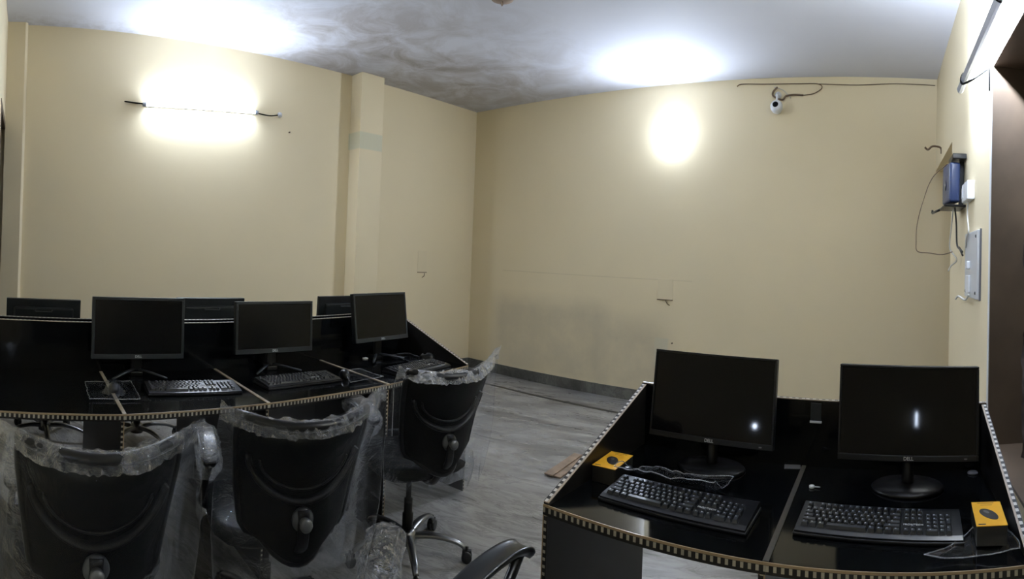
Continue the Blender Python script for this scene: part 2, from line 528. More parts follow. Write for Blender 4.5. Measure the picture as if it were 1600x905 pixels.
# window opening: brown reveals, dark back
m = MB()
e = 0.012
m.box((WX1 - e, YS - 0.34, WZ0), (WX1 + 0.001, YS + 0.004, WZ1), M['brown_jamb'])
m.box((WX0, YS - 0.34, WZ1 - e), (WX1 - e, YS + 0.004, WZ1 + 0.001), M['brown_jamb'])
m.box((WX0, YS - 0.34, WZ0 - 0.001), (WX1 - e, YS + 0.004, WZ0 + e), M['brown_jamb'])
m.box((WX0 - 0.001, YS - 0.34, WZ0 + e), (WX0 + e, YS + 0.004, WZ1 - e), M['brown_jamb'])
m.box((WX0, YS - 0.37, WZ0), (WX1, YS - 0.34, WZ1), M['dark_door'])
w1 = struct(m.build('window_1'))
m = MB()
def drape(u, v):
    x = 1.55 + 0.85 * u - 0.05 * abs(nz((1, u, v * 2.2), 5)) * (u > 0.9)
    z = WZ0 + 0.012 + (WZ1 - WZ0 - 0.05) * v
    x -= (u ** 8) * 0.05 * (0.5 + nz((3, 7, z), 7) + 0.4 * nz((3, 7, z), 25))
    return (x, YS - 0.13 + 0.03 * math.sin(u * 26 + 1.5 * nz((u, v, 2), 3)) + 0.012 * nz((x, 1, z), 14), z)
m.grid(drape, 70, 60, M['dark_cloth'], True)
tag(m.build('curtain'), 'dark brown ragged cloth hanging in the window opening at the right edge', 'curtain')
m = MB()   # thin pale frame edge round the opening
m.box((WX1, YS, WZ0), (WX1 + 0.035, YS + 0.006, WZ1 + 0.035), M['white'])
m.box((WX0, YS, WZ1), (WX1, YS + 0.006, WZ1 + 0.035), M['white'])
m.build('window_trim', w1)
m = MB()
m.box((XW - T, YS - 1.2, 0), (XW, 4.2, ZC), M['wall_w'])
m.box((XW - T, 4.2, 2.36), (XW, YN, ZC), M['wall_w'])
struct(m.build('wall_west'))
m = MB()   # dark door in the west wall beside the corner
m.box((XW - 0.16, 4.2, 0), (XW - 0.10, YN - 0.07, 2.30), M['dark_door'])
m.box((XW - 0.16, 4.2, 2.30), (XW + 0.004, YN - 0.065, 2.36), M['brown_jamb'])
m.box((XW - 0.16, 4.2, 0), (XW + 0.004, 4.26, 2.30), M['brown_jamb'])
struct(m.build('door_1'))
m = MB(); m.box((XW - T, YS - 1.25, 0), (XE + T, YS - 1.2, ZC), M['wall_s']); struct(m.build('wall_outer_south'))
# skirting
def skirt(name, lo, hi):
    m = MB(); m.box(lo, hi, M['skirt'], 0.002, 1); struct(m.build(name))
skirt('baseboard_east', (XE - 0.012, YS, 0), (XE, YN, 0.115))
skirt('baseboard_north', (XW, YN - 0.012, 0), (3.455, YN, 0.115))
skirt('baseboard_north_right', (3.772, YN - 0.012, 0), (XE - 0.012, YN, 0.115))
skirt('baseboard_pillar', (3.443, YN - 0.212, 0), (3.784, YN - 0.2, 0.115))
skirt('baseboard_south', (XW, YS, 0), (AX0, YS + 0.012, 0.115))

# small plaster ledges and nail marks on the walls
def wall_mark(name, label, cat, fn):
    m = MB(); fn(m); tag(m.build(name), label, cat)
def ledge_n(m):
    y = YN
    m.box((4.55, y - 0.004, 1.18), (4.70, y, 1.42), M['plaster'], 0.001, 1)
    m.box((4.55, y - 0.014, 1.176), (4.70, y, 1.182), M['wire_brown'])
    m.tube([(4.67, y - 0.006, 1.17), (4.665, y - 0.008, 1.14), (4.63, y - 0.006, 1.12)], 0.004, M['wire_brown'], 6)
wall_mark('junction_box_cover', 'small painted-over square cover on the cream wall right of the pillar', 'cover', ledge_n)
def ledge_e(m):
    x = XE
    m.box((x - 0.004, 2.22, 1.045), (x, 2.40, 1.25), M['plaster'], 0.001, 1)
    m.box((x - 0.016, 2.22, 1.04), (x, 2.40, 1.047), M['wire_brown'])
    m.tube([(x - 0.006, 2.30, 1.035), (x - 0.01, 2.28, 1.005), (x - 0.006, 2.25, 0.99)], 0.004, M['wire_brown'], 6)
wall_mark('junction_box_cover', 'small painted-over square cover on the wide cream wall below the round lamp', 'cover', ledge_e)
def nail(x, y, z, axis):
    m = MB()
    mt = Matrix.Translation((x, y, z)) @ (Matrix.Rotation(R(90), 4, 'X') if axis == 'y' else Matrix.Rotation(R(-90), 4, 'Y'))
    m.lathe([(0.008, 0), (0.008, 0.004), (0.003, 0.006), (0.003, 0.018), (0.006, 0.02)], M['wire_brown'], 8, mt)
    return m.build('nail')
tag(nail(XE, 2.21, 0.62, 'x'), 'small brown nail in the wide cream wall, above the right desk', 'nail')
tag(nail(2.68, YN, 2.51, 'y'), 'brown nail in the cream wall right of the long tube light', 'nail')

m = MB()
m.lathe([(0.09, 0), (0.085, -0.015), (0.04, -0.025), (0.015, -0.03)], M['ceil_plate'], 20, Matrix.Translation((3.13, 2.70, ZC)))
m.tube([(3.13, 2.70, ZC - 0.028), (3.14, 2.70, ZC - 0.045), (3.13, 2.70, ZC - 0.06), (3.115, 2.70, ZC - 0.045)], 0.005, M['ceil_plate'], 6)
tag(m.build('ceiling_hook'), 'small brown round hook plate on the ceiling at the top edge of the photo', 'hook')

# ------------------------------------------------------------------ lamps
def tube_light(label, p0, p1, wallpt, matname, open_dir, hooks, full):
    """p0,p1 tube ends; open_dir: unit vector the lit side faces"""
    p0, p1 = Vector(p0), Vector(p1)
    mid = (p0 + p1) / 2
    t = thing('tube_light', label, 'tube light', mid)
    ax = (p1 - p0).normalized(); L = (p1 - p0).length
    od = Vector(open_dir).normalized(); od = (od - ax * od.dot(ax)).normalized()
    sd = ax.cross(od).normalized()
    fr = Matrix((sd, od, ax)).transposed().to_4x4()   # local x=sd, y=od, z=ax
    r = 0.0135
    m = MB()   # lit diffuser: full round tube or the half facing open_dir
    n = 14
    a0, a1 = (0, 2 * math.pi) if full else (0.0, math.pi)
    vs, fs = [], []
    seg = 8
    for j in range(seg + 1):
        for k in range(n + (0 if full else 1)):
            a = a0 + (a1 - a0) * k / n
            vs.append(fr @ Vector((r * math.cos(a), r * math.sin(a), -L / 2 + 0.02 + (L - 0.04) * j / seg)))
    w = n if full else n + 1
    for j in range(seg):
        for k in range(n):
            k2 = (k + 1) % w
            fs.append((j * w + k, j * w + k2, (j + 1) * w + k2, (j + 1) * w + k))
    if full:   # the room-facing strip of the diffuser is brighter than its back and sides
        front = [f for i, f in enumerate(fs) if 25 < math.degrees((a0 + (a1 - a0) * ((i % n) + 0.5) / n)) < 155]
        rest = [f for f in fs if f not in front]
        m.add(vs, front, M['lamp_tube_front'], True); m.add(vs, rest, M[matname], True)
    else:
        m.add(vs, fs, M[matname], True)
    m.build('tube', t)
    m = MB()   # batten housing behind the diffuser
    prof = [(-0.016, 0.002), (-0.0185, -0.012), (-0.012, -0.026), (0.012, -0.026), (0.0185, -0.012), (0.016, 0.002), (0.0, -0.004)] if not full else [(-0.012, -0.016), (-0.012, -0.034), (0.012, -0.034), (0.012, -0.016)]
    m.prism(prof, L - 0.03, M['grey_metal'], fr @ Matrix.Translation((0, 0, -L / 2 + 0.015)))
    m.build('batten', t)
    for s in (-1, 1):
        m = MB()
        m.lathe([(0.014, -0.02), (0.0185, -0.016), (0.0185, 0.016), (0.014, 0.02)], M['grey_metal'], 16, fr @ Matrix.Translation((0, -0.004, s * (L / 2 - 0.01))))
        m.build('end_cap', t)
    for pts in hooks:
        m = MB()
        m.tube(smooth_path([Vector(p) - mid for p in pts], 5), 0.006, M['wire_black'], 6)
        m.build('wire_hook', t)
    return t
tl = tube_light('long glowing tube light mounted on the cream wall above the left desks', (1.10, YN - 0.052, 2.585), (2.28, YN - 0.052, 2.64), None, 'lamp_tube', (0, -1, 0),
    [[(1.06, YN - 0.0, 2.60), (0.92, YN - 0.03, 2.60), (1.09, YN - 0.05, 2.59)], [(2.27, YN - 0.05, 2.635), (2.42, YN - 0.04, 2.63), (2.55, YN, 2.66)]], True)
m = MB()
m.lathe([(0.026, 0), (0.024, 0.012), (0.014, 0.018), (0.012, 0.03)], M['white'], 16, Matrix.Translation(Vector((2.56, YN, 2.662)) - Vector(tl.location)) @ Matrix.Rotation(R(90), 4, 'X'))
m.build('ceiling_rose', tl)
tube_light('grey-backed tube light hung on wire hooks beside the brown window opening', (1.93, -0.441, 2.405), (3.17, -0.441, 2.395), None, 'lamp_tube_c', (0, -0.72, 0.45),
    [[(2.68, YS + 0.004, 2.25), (2.68, YS + 0.008, 2.34), (2.70, YS + 0.012, 2.355), (2.85, -0.475, 2.362), (2.97, -0.425, 2.365), (3.0, -0.415, 2.39), (3.0, -0.425, 2.425), (3.0, -0.455, 2.43)],
     [(2.05, YS, 2.46), (2.05, -0.46, 2.455), (2.05, -0.415, 2.43), (2.05, -0.415, 2.39), (2.05, -0.44, 2.378)]], False)

t = thing('bulb_lamp', 'round glowing bulb mounted high on the wide cream wall', 'lamp', (XE, 2.273, 2.683))
mt = Matrix.Rotation(R(-90), 4, 'Y')
m = MB(); m.lathe([(0.045, 0), (0.045, 0.008), (0.026, 0.012), (0.018, 0.018)], M['white'], 18, mt); m.build('holder', t)
m = MB(); m.lathe([(0.016, 0.018), (0.024, 0.026), (0.032, 0.044), (0.034, 0.058), (0.033, 0.068), (0.024, 0.086)], M['lamp_bulb'], 16, mt); m.lathe([(0.024, 0.086), (0.012, 0.088), (0.004, 0.0885)], M['lamp_bulb_front'], 16, mt); m.build('bulb', t)

m = MB(); m.lathe([(0.034, 0), (0.034, 0.010), (0.030, 0.014)], M['white'], 20, Matrix.Rotation(R(90), 4, 'Y')); o = m.build('added_glint_lamp', None, (XW, 0.89, 1.01))  # invented lamp behind the camera, added for a round glint on the screen
m = MB(); m.lathe([(0.015, 0.014), (0.012, 0.019), (0.004, 0.021)], M['glint_emitter'], 18, Matrix.Rotation(R(90), 4, 'Y')); m.build('lit_cap', o)
tag(o, 'tiny round lamp added out of view to make the glint in the monitor beside the left mouse box', 'lamp')
m = MB(); m.box((0, -0.018, -0.075), (0.012, 0.018, 0.075), M['white'], 0.003, 2); o = m.build('added_streak_lamp', None, (XW, -0.118, 0.83))  # second added lamp, unseen, shaped to mirror as an upright streak
m = MB(); m.box((0.012, -0.0035, -0.042), (0.018, 0.0035, 0.042), M['glint_emitter'], 0.002, 1); m.build('lit_strip', o)
tag(o, 'slim upright lamp added out of view to make the bright streak in the far right monitor', 'lamp')

# ------------------------------------------------------------------ wall camera
t = thing('security_camera', 'small white wall camera with a black lens near the ceiling', 'camera', (XE, 1.115, 2.90))
m = MB()
m.lathe([(0.035, 0), (0.035, 0.01), (0.012, 0.014), (0.011, 0.05)], M['white'], 16, Matrix.Translation((0, 0, 0.13)) @ Matrix.Rotation(R(-90), 4, 'Y'))
m.tube([(-0.045, 0, 0.13), (-0.06, 0, 0.12), (-0.065, 0, 0.06)], 0.012, M['white'], 10)
m.build('bracket', t)
fm = Matrix.Translation((-0.065, 0, 0)) @ Matrix.Rotation(R(-90), 4, 'Y') @ Matrix.Rotation(R(20), 4, 'Y')
m = MB()
m.lathe([(0.045, -0.045), (0.058, -0.02), (0.064, 0.01), (0.062, 0.03), (0.052, 0.045), (0.03, 0.05)], M['white'], 24, fm)
m.build('body', t)
m = MB(); m.lathe([(0.030, 0.045), (0.030, 0.054), (0.022, 0.060), (0.010, 0.062)], M['screen'], 18, fm @ Matrix.Translation((0, 0.006, 0))); m.build('lens', t)
m = MB()
ce = XE - 0.012
m.tube(smooth_path([(ce - 0.02, 1.12, 3.10), (ce, 1.17, 3.06), (ce, 1.16, 3.02), (ce, 1.07, 2.985), (ce, 1.03, 3.02), (ce, 0.95, 3.03), (ce, 0.85, 3.025)], 6), 0.010, M['wire_brown'], 6)
m.tube(smooth_path([(ce, 0.85, 3.025), (ce, 0.74, 3.04), (ce, 0.66, 3.09), (ce, 0.70, 3.13), (ce, 0.9, 3.135), (ce, 1.25, 3.14), (ce, 1.5, 3.15), (ce, 1.56, 3.13)], 6), 0.005, M['wire_brown'], 6)
m.tube(smooth_path([(ce, 0.70, 3.13), (ce, 0.3, 3.12), (ce, -0.1, 3.14), (ce, -0.5, 3.14)], 6), 0.004, M['wire_brown'], 6)
m.tube(smooth_path([(ce, 1.16, 3.11), (ce, 1.06, 3.075), (ce, 0.98, 3.00)], 5), 0.004, M['wire_white'], 6)
tag(m.build('camera_cable'), 'brown cable looping along the wall top above the white camera', 'cable')

# ------------------------------------------------------------------ router, adaptor, switch board and wires on the south wall
t = thing('wifi_router', 'dark blue router box on a black bracket on the white-lit side wall', 'router', (3.55, -0.44, 1.80))
m = MB(); m.box((-0.10, -0.035, 0.02), (0.12, 0.035, 0.255), M['blue'], 0.018, 3, Matrix.Rotation(R(6), 4, 'Z'), True); m.build('shell', t)
m = MB()
m.box((-0.13, -0.079, -0.01), (0.15, 0.06, 0.004), M['plastic'], 0.003, 1)
m.box((-0.13, -0.079, 0.27), (0.10, 0.01, 0.30), M['plastic'], 0.003, 1)
m.box((-0.02, -0.079, -0.01), (0.02, -0.05, 0.29), M['plastic'], 0.003, 1)
m.tube([(0.15, 0.05, 0.0), (0.42, 0.085, 0.0), (0.42, 0.085, 0.02)], 0.008, M['plastic'], 6)
m.build('bracket', t)
m = MB(); m.lathe([(0.03, 0), (0.03, 0.002), (0.01, 0.003)], M['print_grey'], 14, Matrix.Translation((0.02, 0.040, 0.13)) @ Matrix.Rotation(R(-90), 4, 'X')); m.build('badge', t)
t = thing('power_adaptor', 'white square adaptor plugged in beside the blue router', 'adaptor', (3.20, YS, 1.85))
m = MB(); m.box((-0.10, 0.0, -0.05), (0.12, 0.045, 0.05), M['white'], 0.006, 2); m.build('housing', t)
m = MB(); m.box((0.06, 0.045, -0.03), (0.10, 0.05, 0.03), M['plate'], 0.002, 1); m.build('plug', t)
t = thing('switch_board', 'pale grey switch board plate with socket and switch on the side wall', 'switch board', (3.08, YS, 1.455))
m = MB(); m.box((-0.215, 0, -0.17), (0.215, 0.022, 0.17), M['plate'], 0.004, 2); m.box((-0.224, 0, -0.175), (-0.2155, 0.010, 0.175), M['print_grey']); m.build('plate', t)
m = MB(); m.box((0.0, 0.022, -0.145), (0.11, 0.034, -0.055), M['white'], 0.004, 2); m.build('socket', t)
m = MB(); m.box((0.02, 0.022, -0.02), (0.07, 0.040, 0.02), M['white'], 0.004, 2); m.build('switch', t)
for sx, sz in ((-0.17, 0.14), (0.17, 0.14), (-0.17, -0.14), (0.17, -0.14)):
    m = MB(); m.lathe([(0.009, 0), (0.007, 0.004), (0.003, 0.005)], M['wire_dark'], 10, Matrix.Translation((sx, 0.022, sz)) @ Matrix.Rotation(R(-90), 4, 'X')); m.build('screw', t)
def cable(name, label, pts, r, mat, n=6):
    m = MB(); m.tube(smooth_path(pts, n), r, M[mat], 6); return tag(m.build(name), label, 'cable')
cable('router_cable', 'dark thin cable looping far out left from the blue router', [(3.62, -0.42, 2.07), (3.75, -0.33, 2.0), (3.78, -0.27, 1.85), (3.8, -0.235, 1.71), (3.8, -0.23, 1.60), (3.8, -0.24, 1.54), (3.78, -0.32, 1.53), (3.7, -0.40, 1.52), (3.6, -0.46, 1.535)], 0.003, 'wire_brown')
cable('adaptor_cable', 'white wire hanging from the adaptor down to the switch board', [(3.22, YS + 0.02, 1.80), (3.17, YS + 0.03, 1.72), (3.12, YS + 0.03, 1.63), (3.2, YS + 0.03, 1.60), (3.25, YS + 0.025, 1.55)], 0.005, 'wire_white')
cable('router_power_cable', 'black wire bundled below the router bracket', [(3.45, -0.45, 1.80), (3.5, -0.47, 1.70), (3.53, -0.48, 1.58), (3.46, -0.49, 1.545), (3.40, -0.50, 1.51), (3.5, -0.49, 1.56), (3.38, -0.495, 1.53)], 0.006, 'wire_dark')
cable('loose_wire', 'pale wire with a bare hooked end below the black wire bundle', [(3.5, -0.45, 1.79), (3.6, -0.45, 1.68), (3.66, -0.45, 1.56), (3.6, -0.49, 1.49), (3.75, -0.47, 1.45), (3.72, -0.45, 1.42)], 0.005, 'wire_white')
cable('socket_wire', 'short pale wire curling left from the bottom of the switch board', [(3.08, YS + 0.03, 1.30), (3.15, YS + 0.04, 1.27), (3.35, YS + 0.05, 1.28), (3.55, YS + 0.04, 1.255)], 0.006, 'wire_white')
cable('wall_hook', 'bent dark wire hook on the side wall near the far corner', [(5.0, YS, 2.40), (5.0, YS + 0.01, 2.45), (5.0, -0.44, 2.46), (5.05, -0.40, 2.44), (5.05, -0.37, 2.46)], 0.009, 'wire_brown')

# ------------------------------------------------------------------ desks
def lerp2(a, b, t): return (a[0] + (b[0] - a[0]) * t, a[1] + (b[1] - a[1]) * t)
DZ = 0.75
def desk(label, FL, FR, BR, BL, ztop, left_wing=False, joint_mat='trim_thin', right_wing=False, right_joint=True, left_leg=True, group=None, cable_hole=True):
    """one workstation: corners in plan, user's left/right; back panel between BL and BR"""
    base = Vector(((FL[0] + BR[0]) / 2, (FL[1] + BR[1]) / 2, 0))
    t = thing('computer_desk', label, 'desk', base, 0, group)
    L = lambda p: (p[0] - base.x, p[1] - base.y)
    FL, FR, BR, BL = map(L, (FL, FR, BR, BL))
    ux = Vector((FR[0] - FL[0], FR[1] - FL[1], 0)).normalized()
    fw = Vector((BL[0] - FL[0], BL[1] - FL[1], 0)).normalized()
    out = Vector((ux.y, -ux.x, 0))                       # towards the user
    if out.dot(fw) > 0: out = -out
    m = MB(); m.quadprism([FL, FR, BR, BL] if (ux.cross(fw)).z > 0 else [BL, BR, FR, FL], DZ - 0.025, DZ, M['lam']); m.build('desktop', t)
    # back panel
    th = -fw * 0.018
    m = MB()
    q = [BL, BR, (BR[0] + th.x, BR[1] + th.y), (BL[0] + th.x, BL[1] + th.y)]
    if (ux.cross(fw)).z > 0: q = q[::-1]
    m.quadprism(q, 0.52, ztop, M['lam']); m.build('back_panel', t)
    m = MB(); m.band([Vector((*BL, ztop)) , Vector((*BR, ztop))], th, M['trim_side'], (0, 0, 0.003)); m.build('back_trim', t)
    # front beaded edge
    m = MB(); m.band([Vector((*FL, DZ - 0.027)), Vector((*FR, DZ - 0.027))], (0, 0, 0.028), M['trim_front'], out * 0.003); m.build('front_trim', t)
    def side(F, B, inward, wing, name):
        iw = inward * 0.018
        m = MB()
        q = [F, B, (B[0] + iw.x, B[1] + iw.y), (F[0] + iw.x, F[1] + iw.y)]
        a = (Vector((*q[1], 0)) - Vector((*q[0], 0))).cross(Vector((*q[2], 0)) - Vector((*q[1], 0))).z
        zt = [DZ + 0.002 if not wing else DZ + 0.006, DZ + 0.002 if not wing else ztop, DZ + 0.002 if not wing else ztop, DZ + 0.002 if not wing else DZ + 0.006]
        if not wing: zt = [DZ - 0.026] * 4
        if a < 0: q = q[::-1]; zt = zt[::-1]
        m.quadprism(q, 0.0, zt, M['lam_side'])
        o = m.build(name, t)
        m = MB()
        m.band([Vector((*F, 0.0)) + inward * 0.018, Vector((*F, DZ - 0.028)) + inward * 0.018], -inward * 0.018, M['trim_front'], out * 0.003)
        m.build('edge_trim', o)
        if wing:
            m = MB()
            m.band([Vector((*F, DZ + 0.0062)), Vector((*B, ztop + 0.0002))], inward * 0.019, M['trim_side'], (0, 0, 0.003))
            m.build('wing_trim', o)
    inL = ux; inR = -ux
    if left_leg: side(FL, BL, inL, left_wing, 'side_panel')
    side(FR, BR, inR, right_wing, 'side_panel')
    if right_joint:
        m = MB(); m.band([Vector((*FR, DZ)) + inR * 0.008, Vector((*lerp2(FR, BR, 0.975), DZ)) + inR * 0.008], ux * 0.0155, M[joint_mat], (0, 0, 0.003)); m.build('joint_trim', t)
    return t
F = [(XW + 0.005, 2.275), (0.449, 2.25), (1.135, 2.29), (1.895, 2.355), (2.66, 2.475)]
Bk = [(XW + 0.005, 3.0), (0.45, 2.985), (1.12, 3.0), (1.87, 3.06), (2.62, 3.17)]
near_lab = ['black computer desk at the left edge of the photo, with nothing standing on it',
            'black computer desk in the left row carrying the monitor with splayed light feet',
            'black computer desk in the middle of the left row, second monitor from the wall gap',
            'black computer desk at the right end of the left row with the sloping side']
for i in range(4):
    desk(near_lab[i], F[i], F[i + 1], Bk[i + 1], Bk[i], 0.995, right_wing=(i == 3), right_joint=(i < 3), left_leg=(i == 0), group='left row of desks')
# far side of the double row (seen only over and under the near side)
off = 0.004
far_lab = ['far-side desk behind the leftmost desk, bearing the monitor seen from behind at the left edge',
           'far-side desk behind the monitor with splayed light feet',
           'far-side desk behind the second near monitor in the left row',
           'far-side desk behind the sloping right end of the left row']
FB = [(p[0], p[1] + 0.024) for p in Bk]
FF = [(p[0] + 0.005, p[1] + 0.73) for p in Bk]
for i in range(4):
    desk(far_lab[i], FF[i + 1], FF[i], FB[i], FB[i + 1], 1.004, left_wing=(i == 3), right_joint=(i > 0), left_leg=True if i == 3 else False, group='far side desks of the left row')
# right desk: two workstations facing east
RX0, RX1 = 1.365, 2.06
desk('black computer desk at right, left half with the keyboard under crumpled wrap', (RX0, 0.94), (RX0, 0.275), (RX1, 0.275), (RX1, 0.94), 0.972, left_wing=True, joint_mat='trim_dim', group='right desks')
desk('black computer desk at right, half beside the brown window opening', (RX0, 0.2745), (RX0, -0.40), (RX1, -0.40), (RX1, 0.2745), 0.972, right_wing=True, right_joint=False, left_leg=False, group='right desks')

# ------------------------------------------------------------------ monitors
def monitor_front(name_label, w, h, base_kind, loc, rz, tilt, glossy, z0, group):
    """local: screen faces -y, base on z=0"""
    t = thing('monitor', name_label, 'monitor', loc, rz, group)
    tm = Matrix.Translation((0, 0, z0)) @ Matrix.Rotation(R(-tilt), 4, 'X')
    bw, chin = (0.014, 0.024) if base_kind == 'v' else (0.008, 0.018)
    m = MB()
    bz = M['bezel'] if base_kind == 'v' else M['plastic']
    m.box((-w / 2, -0.008, 0), (w / 2, 0.022, h), M['backshell'], 0.004, 2, tm)
    m.box((-w * 0.33, 0.022, h * 0.18), (w * 0.33, 0.042, h * 0.82), M['backshell'], 0.012, 3, tm)
    m.build('housing', t)
    m = MB()
    for lo, hi in (((-w / 2, -0.014, 0), (w / 2, -0.008, chin)), ((-w / 2, -0.014, h - bw), (w / 2, -0.008, h)),
                   ((-w / 2, -0.014, chin), (-w / 2 + bw, -0.008, h - bw)), ((w / 2 - bw, -0.014, chin), (w / 2, -0.008, h - bw))):
        m.box(lo, hi, bz, 0.0015, 1, tm)
    m.build('bezel', t)
    m = MB(); m.box((-w / 2 + bw, -0.0105, chin), (w / 2 - bw, -0.008, h - bw), M['screen'] if glossy else M['screen_matte'], 0, 1, tm); m.build('screen', t)
    text_mesh('logo', 'DELL', 0.017 if base_kind == 'v' else 0.015, M['logo'], t, tm @ Matrix.Translation((0, -0.0145, chin / 2)) @ Matrix.Rotation(R(90), 4, 'X'))
    if base_kind != 'v':
        m = MB(); m.box((w / 2 - 0.05, -0.0148, 0.006), (w / 2 - 0.04, -0.014, 0.010), M['print_grey'], 0, 1, tm); m.build('power_button', t)
    m = MB()
    if base_kind == 'v':
        m.box((-0.03, 0.03, 0.02), (0.03, 0.052, z0 + h * 0.45), M['plastic'], 0.006, 2)
        m.box((-0.035, 0.015, 0.0), (0.035, 0.075, 0.022), M['plastic'], 0.006, 2)
        m.build('neck', t)
        for s in (-1, 1):
            m = MB()
            m.tube([(s * 0.012, 0.04, 0.030), (s * 0.07, -0.01, 0.022), (s * 0.145, -0.075, 0.008)], [0.011, 0.010, 0.007], M['bezel'], 8, flat=0.7)
            m.build('foot', t)
        m = MB(); m.tube([(0, 0.04, 0.020), (0, 0.12, 0.008)], [0.012, 0.008], M['plastic'], 8, flat=0.7); m.build('foot', t)
    else:
        m.lathe([(0.022, 0.008), (0.020, 0.03), (0.019, z0 + 0.06)], M['plastic'], 16, Matrix.Translation((0, 0.028, 0)))
        m.box((-0.035, 0.018, z0 + 0.03), (0.035, 0.032, z0 + 0.12), M['plastic'], 0.004, 2)
        m.build('neck', t)
        m = MB(); m.lathe([(0.122, 0), (0.125, 0.004), (0.118, 0.010), (0.06, 0.016), (0.026, 0.020)], M['plastic'], 36, Matrix.Translation((0, 0.03, 0)) @ Matrix.Diagonal((1, 0.78, 1, 1))); m.build('base', t)
    return t
GA, GB = 'monitors facing us in the left row', 'monitors on the right desk'
monitor_front('black monitor on the left row with light splayed feet, above the plastic pouch', 0.505, 0.298, 'v', (0.632, 2.86, DZ), R(0.0), 3, False, 0.088, GA)
monitor_front('black monitor second from left in the left row, grey rim all round', 0.508, 0.272, 'v', (1.445, 2.87, DZ), R(1.5), 3, False, 0.098, GA)
monitor_front('black monitor at the right end of the left row, tilted back', 0.490, 0.290, 'v', (2.262, 2.90, DZ), R(7), 9, False, 0.118, GA)
monitor_front('black round-based monitor beside the left mouse box, over the wrapped keyboard', 0.465, 0.285, 'r', (1.885, 0.595, DZ), R(-90), 9, True, 0.090, GB)
monitor_front('black round-based monitor at the far right, before the brown window opening', 0.474, 0.285, 'r', (1.855, -0.10, DZ), R(-92), 5, True, 0.092, GB)

def monitor_back(label, loc, rz, top, w=0.485, h=0.285):
    """seen from behind; local: back faces -y"""
    t = thing('monitor', label, 'monitor', loc, rz, 'monitors seen from behind')
    z0 = top - h
    tm = Matrix.Translation((0, 0, z0)) @ Matrix.Rotation(R(3), 4, 'X')
    m = MB()
    m.box((-w / 2, -0.004, 0), (w / 2, 0.024, h), M['backshell'], 0.004, 2, tm)
    m.box((-w * 0.40, -0.022, h * 0.06), (w * 0.40, -0.004, h * 0.84), M['backshell'], 0.014, 3, tm)
    m.build('housing', t)
    m = MB(); m.box((-w / 2 + 0.012, 0.024, 0.02), (w / 2 - 0.012, 0.026, h - 0.012), M['screen_matte'], 0, 1, tm); m.build('screen', t)
    m = MB()
    m.tube([tm @ Vector((-0.055, -0.024, h * 0.785)), tm @ Vector((-0.05, -0.026, h * 0.76)), tm @ Vector((0.05, -0.026, h * 0.76)), tm @ Vector((0.055, -0.024, h * 0.80))], 0.004, M['bezel'], 6)
    m.build('stand_catch', t)
    m = MB()
    m.box((-0.03, -0.055, 0.015), (0.03, -0.03, z0 + h * 0.55), M['plastic'], 0.006, 2)
    m.box((-0.11, -0.12, 0.0), (0.11, 0.08, 0.014), M['plastic'], 0.006, 2)
    m.build('stand', t)
monitor_back('monitor seen from behind over the panel at the left edge of the photo', (0.145, 3.47, DZ), R(0), 1.053 - DZ, 0.47)
monitor_back('monitor seen from behind, between the two left near monitors', (1.255, 3.47, DZ), R(1), 1.080 - DZ)
monitor_back('monitor seen from behind, beside the tilted near monitor', (2.325, 3.47, DZ), R(4), 1.090 - DZ)

